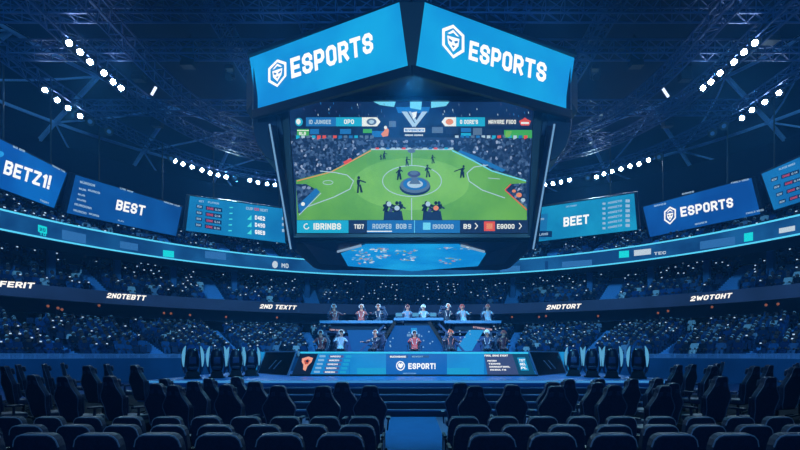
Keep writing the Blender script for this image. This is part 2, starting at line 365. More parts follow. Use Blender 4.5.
def mass(name, items, mats, label, cat):
    import numpy as np
    V=[];Fc=[];Ms=[];base=0; cache={}
    for key,q,rz,s in items:
        if key not in cache:
            m=VAR[key][0] if key>=0 else SEATB
            cache[key]=(np.array(m.v),m.f,m.m)
        v,f,mm=cache[key]; c,sn=math.cos(rz),math.sin(rz)
        w=np.empty_like(v); w[:,0]=(v[:,0]*c-v[:,1]*sn)*s+q.x; w[:,1]=(v[:,0]*sn+v[:,1]*c)*s+q.y; w[:,2]=v[:,2]*s+q.z
        V.append(w); Fc+=[tuple(i+base for i in p) for p in f]; Ms+=mm; base+=len(v)
    me=bpy.data.meshes.new(name); me.from_pydata(np.concatenate(V).tolist(),[],Fc)
    for m in mats: me.materials.append(m)
    me.polygons.foreach_set('material_index',Ms); o=link(name,me); return tag(o,label,cat,None,'stuff')
SEATB=seat_mb()
near=sorted([p for p in ppl if vis(p)],key=lambda a:a[0])[:300]; ns=set(id(p) for p in near)
mass('seated_crowd',[(p[6],p[1],p[2],p[7]) for p in ppl if id(p) not in ns],M_all,'mass of seated spectators filling the far and upper stands','crowd')
vm={}
for k,(m,ci,ps) in enumerate(VAR):
    me=bpy.data.meshes.new('spectator'); me.from_pydata(m.v,[],m.f)
    for q in M_all: me.materials.append(q)
    me.polygons.foreach_set('material_index',m.m); vm[k]=me
CN=['navy','blue','black','mid blue','steel blue','pale blue','white','dark brown','deep blue']; PN=['hands in lap','holding up a lit phone','one arm raised']
for p in near:
    o=link('spectator',vm[p[6]]); o.location=p[1]; o.rotation_euler=(0,0,p[2]); o.scale=(p[7],)*3
    side='left' if p[4]<412 else 'right'; l=f'seated spectator in {CN[p[6]%9]} top, {PN[p[6]//9]}, in the {side} lower stand'
    tag(o,l,'person',l+' (spectators)')
nears=sorted([p for p in sts if vis(p)],key=lambda a:a[0])[:300]; ns=set(id(p) for p in nears)
mass('stadium_seats',[(-1,p[1],p[2],1.) for p in sts if id(p) not in ns],[SEATM[0]],'rows of blue stadium seats in the far and upper stands','seats')
sm=None
for p in nears:
    if sm is None: o=SEATB.build('stadium_seat',SEATM[0]); sm=o.data
    else: o=link('stadium_seat',sm)
    o.location=p[1]; o.rotation_euler=(0,0,p[2]); side='left' if p[4]<412 else 'right'
    tag(o,f'blue plastic stadium seat low in the {side} lower stand','seat',f'stadium seats in the {side} lower stand')
# stairways in the stands
for ti,t in enumerate(TI):
    rg=t['ring']
    for th in AIS[ti]:
        px=CX+F*rg.pt(th,0,t['d0']+3).x/rg.pt(th,0,t['d0']+3).y
        mb=MB(); q0=rg.pt(th,t['z0'],t['d0'])
        tx=Vector((-math.sin(th),math.cos(th),0)); rd=Vector((math.cos(th),math.sin(th),0))
        for r in range(t['n']*2-1):
            a=rg.pt(th,0,t['d0'])+rd*(r*t['dd']/2); zt=t['z0']+(r+1)*t['dz']/2; w=.8 if ti else .55
            mb.prism([a-tx*w+Vector((0,0,zt-.22)),a+tx*w+Vector((0,0,zt-.22)),a+tx*w+Vector((0,0,zt+.02)),a-tx*w+Vector((0,0,zt+.02))],rd*(t['dd']/2))
        side='left' if px<412 else 'right'; kk=sorted([abs(CX+F*rg.pt(a,0,t['d0']+3).x/rg.pt(a,0,t['d0']+3).y-412) for a in AIS[ti] if (a>PI/2)==(px<412)])
        n_=min(range(len(kk)),key=lambda i:abs(kk[i]-abs(px-412)))
        tag(mb.build('stairway',mat('#5c98e0',.7)),f'pale blue stairway through the {("lower","second","top")[ti]} tier, {ORD[n_]} to the {side} of the stage','stairs','stairways in the stands')
# railing on the barrier wall in sections
for i in range(24):
    a0=math.radians(10+160*i/24); a1=math.radians(10+160*(i+1)/24); rg=RA; mb=MB()
    if 58<math.degrees((a0+a1)/2)<122 : continue
    N=40
    for z,w in ((E-.22,.05),(E+.06,.06)):
        for k in range(8): mb.bar(rg.pt(a0+(a1-a0)*k/8,z,-6.93),rg.pt(a0+(a1-a0)*(k+1)/8,z,-6.93),w)
    for k in range(N): q=rg.pt(a0+(a1-a0)*k/N,0,-6.93); mb.bar(q+Vector((0,0,E-.23)),q+Vector((0,0,E+.06)),.035 if k%10 else .07)
    s='right' if i<12 else 'left'; k=(9-i if i<12 else i-14)
    tag(mb.build('railing',mat('#6a8cc4',.5)),f'dark metal railing section on the barrier wall, {ORD[max(0,k)]} from the stage on the {s}','railing','railings along the barrier wall')
# warm lamps of the concourse under the fascia
WL=[(48,306),(58,308),(62,309.5),(99,305.5),(164,313),(171,313.5),(190,315),(226,317),(277,317.5),(512,317),(539,317),(546,316),(598,316),(658,313),(668,311),(712,307),(766,305),(778,304)]
RL=Ring(34.2,34.2,21)
for i,(x,y) in enumerate(WL):
    q=RL.hit(x,y); mb=MB(); mb.ball((0,0,0),.11,8); s='left' if x<412 else 'right'
    kk=sorted([abs(a-412) for a,_ in WL if (a<412)==(x<412)]); 
    t=thing('wall_lamp',f'small warm orange lamp under the fascia, {ORD[kk.index(abs(x-412))]} from the middle on the {s}','lamp',q,0,'orange concourse lamps')
    mb.build('bulb',glow('#9c6048',.7),t); mb=MB(); mb.box(-.06,0,-.16,.06,.2,-.1); mb.build('bracket',M_dark,t)

# ================================================================= hanging screens round the bowl
def hang(name,label,cors,c1,c2,group='hanging advertising screens'):
    # cors: TL,TR,BR,BL as photo pixels; bottom edge hangs 10.4 m and top edge 13.05 m above eye level
    zs=(13.05,13.05,10.4,10.4); pts=[EYE+ray(x,y)*(z*F/(HY-y)) for (x,y),z in zip(cors,zs)]
    t=thing(name,label,'display screen',(0,0,0),0,group)
    pl=Plane(pts[0],pts[1],pts[3]); back=-pl.n*.45
    mb=MB(); c=sum((Vector(p) for p in pts),Vector())/4
    pts=[pl.hit(x,y) for x,y in cors]; c=sum(pts,Vector())/4; fr=[p+(p-c).normalized()*.25 for p in pts]; fr=[p-pl.n*.05 for p in fr]; mb.prism(fr,back); mb.build('frame',mat('#0b1730',.5),t,bevel=.05)
    mb=MB(); mb.prism([pl.hit(x,y,.02) for x,y in cors],-pl.n*.05); mb.build('screen',glow(c1,1.,c2,.25),t)
    mb=MB()
    for k in (.2,.8):
        a=pts[0].lerp(pts[1],k)-pl.n*.2; mb.cyl(a,a+Vector((0,0,5.0)),.05,6)
    mb.build('hanger',M_dark,t)
    return t,pl
W1=glow('#f2f8ff',1.1); W2=glow('#9cc4e8',.9); RD=glow('#c8506a',.9); BK=glow('#0a2c58',1.)
t,pl=hang('advertising_screen','blue hanging screen reading BETZ1! at the far left of the stands',[(-12,133),(67,173),(54,208),(-14,183)],'#0b55ae','#0d69c4')
mb=MB(); write(mb,pl,'BETZ1!',3,173.5,49,189.5,13.5,m=0,slant=3,bold=.05); write(mb,pl,'GO BIG',13,147.5,25,152.5,2.2,m=1); write(mb,pl,'SEASON TWO',52.5,166.5,65,173,1.8,m=1); write(mb,pl,'TODAY',40,201,49,204.5,2.,m=1)
ell(mb,pl,0,154,4,3,.03,2); mb.build('lettering',[W1,W2,glow('#2a9ae8')],t)
t,pl=hang('advertising_screen','blue hanging screen reading BEST beside the BETZ1! screen',[(76,175),(182,207),(176,236),(67,213)],'#0b4690','#0f56a6')
mb=MB(); write(mb,pl,'BEST',115.5,209.5,144,216,10,slant=1.8,bold=.05)
for x0,y0,w,h in ((80,182,15,2.6),(79,188.5,7,2.2),(88,190,12,2.2),(78,194,7,2),(77,199,9,2),(74.5,204,17,2.4),(73.5,210,13,2.2),(89,213.5,10,2)): write(mb,pl,'NUADONI'[:int(w/2.2)],x0,y0+1,x0+w,y0+1+w*.27,h,m=1)
write(mb,pl,'LIVE NOW',120,189,133,193,1.8,m=1); write(mb,pl,'PLAY',118,221,124,222.5,1.5,m=1); write(mb,pl,'ARENA CUP',164,202.5,180,207.3,1.6,m=1); mb.build('lettering',[W1,W2],t)
def table(mb,pl,x,y,dx,dy,n,s,w):
    for k in range(n):
        a,b=x+dx*k,y+dy*k
        poly(mb,pl,[(a,b),(a+w*.2,b+s*w*.2),(a+w*.2,b+3.6+s*w*.2),(a,b+3.6)],.03,2); poly(mb,pl,[(a+w*.3,b+s*w*.3),(a+w*.83,b+s*w*.83),(a+w*.83,b+4+s*w*.83),(a+w*.3,b+4+s*w*.3)],.03,2)
        write(mb,pl,'ROW',a+.8,b+2.9,a+w*.17,b+2.9+s*w*.15,2.2,off=.05,m=1); write(mb,pl,'DANE',a+w*.34,b+3.2+s*w*.34,a+w*.55,b+3.2+s*w*.55,2.3,off=.05,m=3); write(mb,pl,'0.14',a+w*.6,b+3.2+s*w*.6,a+w*.78,b+3.2+s*w*.78,2.1,off=.05,m=1)
t,pl=hang('scoreboard_screen','teal blue hanging scoreboard with result rows, left of the central screen',[(190,196),(300,211),(300,245),(186,230.5)],'#1172b4','#1686c4','scoreboard screens')
mb=MB(); table(mb,pl,196.5,204.5,-.35,6.1,4,.15,31); write(mb,pl,'SET',199,202,204,202.6,1.9,m=1); write(mb,pl,'PLAYER',208,203,219,204.6,1.9,m=1)
write(mb,pl,'CUP',246,209.5,253,210.4,2.8,m=1); write(mb,pl,'X28',254,210.4,259,211,2.8,m=3); write(mb,pl,'HEAT',260,211.2,268,212.2,2.8,m=1)
for k,s in enumerate(('D4E2','D490','G8E8')):
    write(mb,pl,s,255,219.5+7.2*k,265,220.8+7.2*k,4.2,m=0); poly(mb,pl,[(247,219.5+7.2*k),(251.5,215+7.2*k),(251.5,220+7.2*k)],.03,4)
    rect(mb,pl,282,217+6*k,285.5,220+6*k,.03,1)
for k in range(5): rect(mb,pl,229.5-.3*k,207+5.8*k,233-.3*k,208+5.8*k,.03,4)
mb.build('lettering',[W1,W2,BK,RD,glow('#48e0e8',1.)],t)
t,pl=hang('advertising_screen','teal blue hanging screen reading BEET, right of the central screen',[(524,210),(634,193.6),(637,229.7),(526,243)],'#1280b8','#1a98cc')
mb=MB(); write(mb,pl,'BEET',563.5,226.8,589,223.5,9.3,bold=.05); write(mb,pl,'LIVE TONIGHT',566,207.5,577,206,1.6,m=1)
for k in range(6):
    y=202.6+4.9*k; rect(mb,pl,602.5,y,605.5,y+2.2,.03,1); write(mb,pl,'MANRETIA',608,y+1.6,622,y-.8,2.2,m=1); rect(mb,pl,625.5,y-3.2,629.8,y-.2,.03,2)
poly(mb,pl,[(536,215),(548,213.4),(546,239),(536,240)],.03,3); write(mb,pl,'GRD',538.5,220.5,544,219.8,2,m=1,off=.05); rect(mb,pl,536,231,552,237,.04,4); write(mb,pl,'GLAMS',537,236,548,235,2.4,m=1,off=.06)
mb.build('lettering',[W1,W2,W2,glow('#1b70ae'),BK],t)
t,pl=hang('advertising_screen','royal blue hanging screen reading ESPORTS with a shield, high on the right',[(643,207),(751,178),(760,214),(650,237)],'#0c4a9c','#0f58ae')
mb=MB(); write(mb,pl,'ESPORTS',681,217,733.5,207,9.6,bold=.05,slant=-1); badge(mb,pl,670,215.5,8.2,-.2,.04,0,2)
for x,y in ((656,207),(684,195),(733,184),(697,225.3),(748,214.5)): write(mb,pl,'FINALS WEEK' if x in(733,748) else 'GAMES',x-2,y,x+(16 if x in (733,748) else 10),y-(4 if x in (733,748) else 2.6),1.8,m=1)
mb.build('lettering',[W1,W2,BK],t)
t,pl=hang('scoreboard_screen','blue hanging scoreboard with result rows at the right edge of the picture',[(761.5,174),(818,149),(816,197),(774,210)],'#1162aa','#1674bc','scoreboard screens')
mb=MB(); table(mb,pl,771,178.5,2.6,7.4,4,-.33,34); write(mb,pl,'PLAYER NAMES',779,170.5,795,164.5,2.1,m=1); mb.build('lettering',[W1,W2,BK,RD,W1],t)

# ================================================================= jumbotron
J=thing('jumbotron','huge hanging multi sided video screen with ESPORTS headers over the stage','video screen',(0,0,0))
JB=mat('#060d1c',.5); JB2=mat('#0b1a36',.4,.1)
Yc,Yo=25.35,30.; ZB,ZT=E+14.1,E+17.2
def q4(s): return [Vector((s*.62,Yc,ZT)),Vector((s*9.4,Yo+.1,ZT)),Vector((s*8.98,Yc+(Yo+.1-Yc)*8.78/8.78,ZB)),Vector((s*.2,Yc,ZB))]
YM=37.
for s,nm in ((-1,'left'),(1,'right')):
    for flip in (0,1):
        pts=q4(s)
        if flip: pts=[Vector((p.x,2*YM-p.y,p.z)) for p in pts]
        n=(pts[1]-pts[0]).cross(pts[3]-pts[0]).normalized(); n = n if n.y*(1 if flip else -1)>0 else -n
        mb=MB(); mb.prism([p for p in pts],-n*.12); o=mb.build('header_screen',glow('#1087d6',1.02,'#17a6e6',.16),J)
        if flip: continue
        pl=Plane(pts[0],pts[1],pts[3]); mb=MB()
        if s<0:
            write(mb,pl,'ESPORTS',291.5,78.6,373.5,51.8,20,bold=.045,slant=-1.5); badge(mb,pl,277.3,73.2,12.6,-.34,.05,0,1)
        else:
            write(mb,pl,'ESPORTS',468.5,59.3,545.5,82.6,19,bold=.045,slant=1.5); badge(mb,pl,453.3,41.5,15.4,.3,.05,0,1)
        mb.build('lettering',[glow('#ffffff',1.1),glow('#1080cc')],o)
# crown body behind and under the header screens: a six sided drum with a lip
def crown(z,k,dx=0.): 
    o=[(-.45*k,Yc-.05*k),(.45*k,Yc-.05*k),(9.3*k+dx,Yo-.0),(10.3*k+dx,Yo+1.6),(10.3*k+dx,2*YM-Yo-1.6),(9.3*k+dx,2*YM-Yo),(.45*k,2*YM-Yc),(-.45*k,2*YM-Yc),(-9.3*k-dx,2*YM-Yo),(-10.3*k-dx,2*YM-Yo-1.6),(-10.3*k-dx,Yo+1.6),(-9.3*k-dx,Yo)]
    return [Vector((x,y+ (0.25 if y<YM else -.25),z)) for x,y in o]
mb=MB(); mb.loft([crown(E+14.9,.985),crown(ZT-.1,.985)]); mb.build('crown_body',JB,J,bevel=.05)
for s in (-1,1):                                             # lower lip of each header
    mb=MB(); a=Vector((0,Yc-.02,ZB-.26)); b=Vector((s*9.15,Yo-.02,ZB-.26)); mb.bar(a,b,.25,.5); mb.build('header_lip',JB,J,bevel=.04)
    mb=MB(); a=Vector((0,2*YM-Yc+.02,ZB-.26)); b=Vector((s*9.15,2*YM-Yo+.02,ZB-.26)); mb.bar(a,b,.25,.5); mb.build('header_lip',JB,J,bevel=.04)
    mb=MB(); mb.prism([(s*9.15,Yo,0),(s*9.6,Yo+1.2,0),(s*9.6,2*YM-Yo-1.2,0),(s*9.15,2*YM-Yo,0),(s*8.9,2*YM-Yo,0),(s*9.3,2*YM-Yo-1.2,0),(s*9.3,Yo+1.2,0),(s*8.9,Yo,0)],(0,0,3.4)); mb.v=[(a,b,c+ZB-.5) for a,b,c in mb.v]; mb.build('side_wall',JB2,J,bevel=.03)
    mb=MB(); a=Vector((0,Yc+.05,ZT+.12)); b=Vector((s*9.4,Yo,ZT+.12)); mb.bar(a,b,.3,.2); mb.build('header_lip',JB,J)
mb=MB(); mb.prism([(-.62,Yc+.0,ZT),(.62,Yc,ZT),(.2,Yc-.02,ZB),(-.2,Yc-.02,ZB)],(0,.3,0)); mb.build('corner_post',JB,J)
# screen body: tapers downwards; rows are (z, half width, y front, y back)
ZS1,ZS0=E+14.65,E+7.45
def ring8(z,hw,yf,yb,c=1.6): return [Vector(p) for p in ((-hw,yf,z),(hw,yf,z),(hw+c,yf+c*1.2,z),(hw+c,yb-c*1.2,z),(hw,yb,z),(-hw,yb,z),(-hw-c,yb-c*1.2,z),(-hw-c,yf+c*1.2,z))]
mb=MB(); mb.loft([ring8(E+6.95,7.15,32.4,42.6,.5),ring8(ZS0-.35,7.45,32.15,42.8,.55),ring8(ZS1,7.6,30.1,43.9,.6),ring8(ZB+.6,7.6,30.0,44,.6)]); mb.build('body',JB,J,bevel=.04)
mb=MB(); mb.loft([ring8(E+14.05,8.2,30.4,43.6,.9),ring8(E+12.9,7.7,30.6,43.4,.6)][::-1]); mb.build('collar',JB2,J,bevel=.1)
# shoulders: rounded brackets from the crown down to the side of the screen
for s in (-1,1):
    mb=MB(); pr=[(9.35,14.1),(9.3,13.0),(9.05,12.2),(8.6,11.6),(8.0,11.3),(7.9,11.3),(7.9,14.1)]
    mb.prism([(s*a,30.4,E+b) for a,b in pr],(0,12.8,0)); mb.build('shoulder',JB2,J,bevel=.12,seg=3)
    # light fin along each side edge
    mb=MB(); a=P(412+s*139.5,126,29.75); b=P(412+s*118.5,250,31.9); mb.bar(a,b,.22,.5); mb.build('side_fin',JB2,J,bevel=.03)
    mb=MB(); mb.bar(a+Vector((s*.1,-.26,0)),b+Vector((s*.1,-.26,0)),.09,.06); mb.build('light_strip',glow('#6f9fcc',1.),J)
# lower fascia: shallow V seen under the picture, its ends, and the floor-facing screen
mb=MB()
lo=[P(297,247,31.0),P(528,247,31.0)]
def hexa(z,k=1.,dy=0.): 
    pt=[(365,29.6),(457,29.6),(485,32.3),(477,36.8),(411,39.0),(347,36.8),(340,32.3)]
    return [Vector(((x-411)/F*y*k, 34+(y-34)*k+dy, z)) for x,y in pt]
ZH=E+6.35
o=ring8(E+7.05,6.9,31.6,42.6,.4)
hx=hexa(ZH,1.06)
mb.add([Vector((-6.9,32.3,E+7.0)),Vector((6.9,32.3,E+7.0)),Vector((7.2,40,E+7.0)),Vector((0,42.6,E+7.0)),Vector((-7.2,40,E+7.0))]+hx,
  [(0,1,6,5),(1,7,6),(1,2,8,7),(2,3,9,8),(3,4,10,9),(4,11,10),(4,0,11),(0,5,11),(5,6,7,8,9,10,11),(0,4,3,2,1)])
mb.build('lower_body',mat('#0c1c3c',.45),J)
mb=MB(); mb.prism(hexa(ZH-.06),(0,0,.03)); us=mb.build('floor_facing_screen',glow('#0e84d4',1.,'#1ba0e4',.3),J)
class HZ:
    def hit(s,px,py,off=0.): r=ray(px,py); return EYE+r*((ZH-.06-off-E)/r.z)
hz=HZ(); mb=MB(); rr=random.Random(3)
for k in range(34):
    x=rr.uniform(352,474); y=rr.uniform(248,266); 
    if abs(x-411)>64-abs(y-254)*.9: continue
    for j in range(5): a=x+rr.uniform(-5,5); b=y+rr.uniform(-1.2,1.2); ell(mb,hz,a,b,rr.uniform(.8,2.4),rr.uniform(.25,.5),.02+.01*j,rr.choice([0,1,1,2,3,4]),8)
mb.build('picture',[glow('#d8e8f0'),glow('#7fb8dc'),glow('#3f80b0'),glow('#8a9a5c'),glow('#b08090')],us)
for s in (-1,1):
    mb=MB(); mb.bar(P(411+s*50,246.5,29.9)+Vector((0,0,.05)),P(411+s*73.5,252.5,31.7)+Vector((0,0,.05)),.08,.12); mb.build('light_strip',glow('#8fb0d0',.8),J)
mb=MB()
for x in (-6,6):
    for y in (31,43): mb.cyl((x,y,ZT),(x,y,E+18.4),.06,6)
mb.build('hanger',M_dark,J)
# main picture
TL,TR,BR,BL=[EYE+ray(x,y)*Y for x,y,Y in ((289,101,30.),(534,101,30.),(527,233,31.9),(297,233,31.9))]
pl=Plane(TL,TR,BL); mb=MB()
mb.prism([p+pl.n*.02 for p in (TL,TR,BR,BL)],-pl.n*.1); scn=mb.build('main_screen',glow('#0d1c3c',1.,'#12305c',.4),J)
for (a,b) in (((286,99),(536,99)),((292,236),(532,236)),((286.5,99),(294.5,236)),((536,99),(529.5,236))):
    mb=MB(); mb.bar(pl.hit(*a,0.12),pl.hit(*b,0.12),.22,.22); mb.build('bezel',mat('#081226',.4),J)
for s in (-1,1):
    mb=MB(); poly(mb,pl,[(411+s*127,97),(411+s*96,97),(411+s*100,101),(411+s*126,112)],.22,0); v=[Vector(q) for q in mb.v]; mb=MB(); mb.prism(v,-pl.n*.1); mb.build('corner_plate',JB,J)
pic=MB(); C=dict(arena=0,crowd=1,grass=2,grass2=3,white=4,cyan=5,blue=6,dark=7,black=8,lblue=9,red=10,green=11,orange=12,steel=13,purple=14,pale=15,steel2=16)
PM=[glow('#0e1c38',1.,'#1c3a66',.6),glow('#0a1226',1.5,'#8c9cb8',7.,'crowd'),glow('#569c3c',1.05,'#66ac44',.5),glow('#66ac46',1.05,'#76ba50',.5),glow('#e6f0ee',1.),glow('#1ea8d0',1.),glow('#1f6fb4',1.),glow('#182c50',1.),glow('#0b1020',1.),glow('#6fd4f4',1.),glow('#d8503c',1.),glow('#3fa84c',1.),glow('#e08a5c',1.),glow('#54708e',1.),glow('#404a78',1.),glow('#a8c8dc',1.),glow('#22385c',1.)]
def pp(pts,m,off=.05): poly(pic,pl,pts,off,C[m])
pp([(290,134),(360,140),(463,140),(533,134),(528,182),(296,182)],'crowd',.04); pp([(290,134),(360,140),(463,140),(533,134),(533,131),(463,137.5),(360,137.5),(290,131)],'steel2',.042)
pp([(371,149),(452,149),(470,158),(492,170),(526,180),(527,220),(297,220),(296,180),(331,171),(350,161)],'grass')
[ell(pic,pl,411,184,rx_,ry_,.052+.003*k_,C['grass2'],40) for k_,(rx_,ry_) in enumerate(((58,26),))]
pp([(371,148.5),(452,148.5),(452,150),(371,150)],'pale',.06)
line(pic,pl,[(371,150.5),(350,162),(331,172),(297,181)],.9,.06,C['orange']); line(pic,pl,[(452,150.5),(472,160),(492,171),(526,181)],1.2,.06,C['lblue'])
pp([(460,150),(476,156),(506,170),(502,172),(474,160),(458,152)],'blue',.065); pp([(343,162),(351,158),(352,160.5),(345,164.5)],'red',.065)
# roof lights and boards on the picture
for a in ([(372,101),(396,101),(394,107),(380,105)],[(410,101),(422,101),(421,110),(410,108)],[(431,101),(450,101),(446,106),(431,108)]): pp(a,'lblue',.06)
pp([(396,107),(430,107),(428,113),(398,113)],'blue',.055)
pp([(297,129),(309,129),(309,136),(297,136)],'green',.06); pp([(504,130),(532,130),(532,138),(504,138)],'green',.06); pp([(506,131),(512,131),(510,137),(505,137)],'grass2',.07)
for x0,x1,y0,y1,c in ((310,319,129,134,'blue'),(321,330,129,134,'dark'),(340,351,129,134,'blue'),(363,372,129,133,'green'),(432,443,127,133,'steel'),(446,458,128,134,'dark'),(461,471,128,132,'blue'),(461,471,133,136,'cyan'),(473,482,128,135,'steel'),(485,502,129,134,'dark'),(372,384,131,137,'blue'),(389,396,121,127,'steel')): pp([(x0,y0),(x1,y0),(x1,y1),(x0,y1)],c,.06)
line(pic,pl,[(297,130.5),(309,130.5)],.8,.07,C['white']); write(pic,pl,'GLG',299,135,306,135,3.2,.08,C['white'])
for k in range(60):                                          # small lamps and ad boards round the stands
    x=rr.uniform(293,530); y=rr.uniform(102,116)
    if abs(x-411)>24: pp([(x,y),(x+.7,y),(x+1.,y+rr.uniform(1,3)),(x+.3,y+2)],rr.choice(['steel','purple','pale','blue']),.06)
for k in range(44): x=296+5.3*k; pp([(x,149.4-abs(x-411)*.0 if abs(x-411)<40 else 137+rr.uniform(0,3)),(x+3.6,149.4 if abs(x-411)<40 else 138),(x+3.6,147.6 if abs(x-411)<40 else 135.4),(x,147.6 if abs(x-411)<40 else 135.4)],rr.choice(['blue','cyan','pale','steel','red']),.065)
# V emblem
for a in ([(401.5,111.5),(407,111.5),(415,124),(413,127.5)],[(408.5,111.5),(411,111.5),(417,121),(415.5,123.5)],[(427.5,111.5),(422,111.5),(413.5,125),(415,127.5)]): pp(a,'pale',.08)
pp([(412,112.5),(417,111.5),(416,117),(413,119)],'white',.09); pp([(404,128),(425,128),(425,132),(404,132)],'white',.08); write(pic,pl,'RIVBACKH',405,131.4,424,131.4,2.6,.1,C['blue'])
write(pic,pl,'ARENA SERIES',405,136,423,136,1.6,.09,C['white'])
# top name bars
pp([(306,117.3),(336,117.3),(336,126.3),(306,126.3)],'blue',.08); pp([(336,117.3),(366,117.3),(366,126.3),(336,126.3)],'cyan',.08); pp([(362,117.3),(377,117.3),(380.5,121.8),(377,126.3),(362,126.3)],'white',.09)
ell(pic,pl,299,122,3.8,4.2,.08,C['cyan']); ell(pic,pl,298.4,121.6,2.2,2.8,.09,C['white']); ell(pic,pl,371.5,121.8,5,3.4,.1,C['steel']); ell(pic,pl,371.5,121.8,2.6,2,.11,C['pale'])
write(pic,pl,'ID JUNGEE',309,124,331,124,4.2,.1,C['pale']); write(pic,pl,'OPO',344,124,354,124,4.6,.1,C['white'])
pp([(445,117.3),(456,117.3),(456,126.3),(445,126.3),(441.5,121.8)],'white',.09); ell(pic,pl,449.5,121.8,3.8,3,.1,C['orange']); pp([(456,117.3),(485,117.3),(485,126.3),(456,126.3)],'cyan',.08); pp([(485,117.3),(531,117.3),(531,126.3),(485,126.3)],'dark',.08)
write(pic,pl,"G OORE'S",460,124,478,124,4.2,.1,C['white']); write(pic,pl,'NAVARE FIIOO',488.5,124,516,124,4.2,.1,C['white'])
pp([(519,121),(523,119),(525,117.5),(527,119),(531,121),(529,125.5),(521,125.5)],'red',.1); pp([(521,122),(529,122),(529,124),(521,124)],'white',.11)
# pitch lines
ering(pic,pl,412,181,29.5,15.5,.8,.07,C['pale']); line(pic,pl,[(411.6,198),(411.6,220)],.9,.07,C['pale']); line(pic,pl,[(411.8,150),(411.8,165)],.7,.07,C['pale'])
line(pic,pl,[(320,171),(335,172.5),(347,175),(353.5,181),(350,189),(334,197),(304,208)],.9,.07,C['pale']); line(pic,pl,[(488,165),(474,167),(467,173),(469,181),(482,190),(505,198)],.9,.07,C['pale'])
ering(pic,pl,328,182.5,5,2,.6,.07,C['pale']); line(pic,pl,[(488,178),(500,179)],.6,.07,C['pale'])
# round platform in the middle of the pitch
ell(pic,pl,415,187,15.5,8.5,.08,C['dark']); ell(pic,pl,415,185,15,8,.09,C['steel']); ell(pic,pl,415,184,12,6,.1,C['blue']); ell(pic,pl,415,184,8,4,.11,C['pale']); pp([(409,184),(421,184),(417,178),(412,178)],'steel',.12); ell(pic,pl,414,174,6.5,3.4,.1,C['purple']); ell(pic,pl,414,173,4,2,.11,C['steel'])
ell(pic,pl,411.5,151,4,2,.1,C['steel'])
def man(x,y,h,lean=0.,arm=0,c='black'):                      # small picture of a player, feet at y
    pp([(x-.16*h,y),(x-.05*h,y),(x+lean*.4,y-.42*h),(x+.10*h+lean,y-.78*h),(x-.1*h+lean,y-.8*h),(x-.12*h,y-.45*h)],c,.13)
    pp([(x+.06*h,y-.02*h),(x+.2*h,y-.03*h),(x+.1*h+lean*.5,y-.5*h),(x-.02*h,y-.5*h)],c,.13); ell(pic,pl,x+lean,y-.9*h,.085*h,.1*h,.14,C[c],8)
    line(pic,pl,[(x+lean-.08*h,y-.74*h),(x-.22*h+arm,y-.5*h)],.08*h,.14,C[c]); line(pic,pl,[(x+lean+.08*h,y-.74*h),(x+.26*h+arm,y-.62*h)],.08*h,.14,C[c])
for a in ((359.5,193,17,-.8,2),(399,180,13.5,1,0),(407,166,9.5,0,1),(433,163.5,9,-.4,0),(428,177.5,13,-.6,0),(384,159.5,8.5,.5,1),(381,160,6,0,0),(462,178,13,1.6,-5),(353,157,6,0,0)): man(*a)
for x in (393,432):
    for dx,c in ((-8,'black'),(-2,'purple'),(4,'black'),(8,'dark')): man(x+dx*.8,221,20 if dx!=-2 else 17,.6,1,c)
    line(pic,pl,[(x-10,206),(x-4,204),(x+3,207),(x+10,205)],2.4,.145,C['black'])
    ell(pic,pl,x-4,204,2.5,2.6,.15,C['pale'],8); ell(pic,pl,x+4,208,2.8,2.5,.15,C['orange' if x>412 else 'pale'],8); pp([(x-8,212),(x+7,212),(x+9,220),(x-9,220)],'dark',.15)
pp([(384,131),(386,126.5),(389,130),(388,136),(383,137),(381,134)],'orange',.1); ell(pic,pl,385.5,127.5,1.6,1.8,.11,C['white'],8)
pp([(296,184),(306,184),(319,191),(301,213),(298,213)],'crowd',.08); pp([(298,205),(316,188),(320,192),(301,214)],'blue',.09); line(pic,pl,[(299,215),(321,193)],.8,.1,C['pale']); ell(pic,pl,303,204,2,2,.11,C['white'],8)
pp([(505,190),(511,184),(527,183),(527,208)],'crowd',.08); line(pic,pl,[(527,210),(505,190),(511,184)],1.1,.1,C['red']); ell(pic,pl,519,195,3,2.4,.1,C['orange'],8); ell(pic,pl,514,191,2,1.6,.1,C['orange'],8); ell(pic,pl,523,200,2.4,2,.1,C['pale'],8)
# bottom bar
for x0,x1,c in ((297,348.5,'cyan'),(348.5,367,'dark'),(367,414.5,'blue'),(414.5,460,'blue'),(460,528,'dark')): pp([(x0,220.3),(x1,220.3),(x1,233),(x0,233)],c,.16)
line(pic,pl,[(367,231.3),(392,231.3)],1.,.18,C['white']); pp([(391,221),(414,221),(414,230),(391,230)],'blue',.17); line(pic,pl,[(414.5,220.3),(414.5,233)],.6,.18,C['lblue'])
write(pic,pl,'IBRINBS',313.5,229.6,341,229.6,6.4,.18,C['white']); ering(pic,pl,306.5,226.4,2.5,2.6,1.,.18,C['white'],.3,5.2,12)
write(pic,pl,'TID7',354,228.8,364,228.8,4.6,.18,C['white']); write(pic,pl,'ROOPES',372.5,228.8,391.5,228.8,5,.19,C['pale']); write(pic,pl,'BOB',396,228.8,406.5,228.8,5,.19,C['pale'])
for y in (224.5,226.3,228.1): line(pic,pl,[(408.5,y),(411.5,y)],.8,.19,C['pale'])
pp([(423,222.6),(430.5,222.6),(430.5,229.8),(423,229.8)],'lblue',.18); write(pic,pl,'I900000',432.8,228.8,453.5,228.8,4.6,.18,C['pale']); write(pic,pl,'B9',463.5,228.8,471,228.8,4.8,.18,C['white'])
for x in (475,519): line(pic,pl,[(x,223),(x+2.6,226),(x,229)],.9,.18,C['white'])
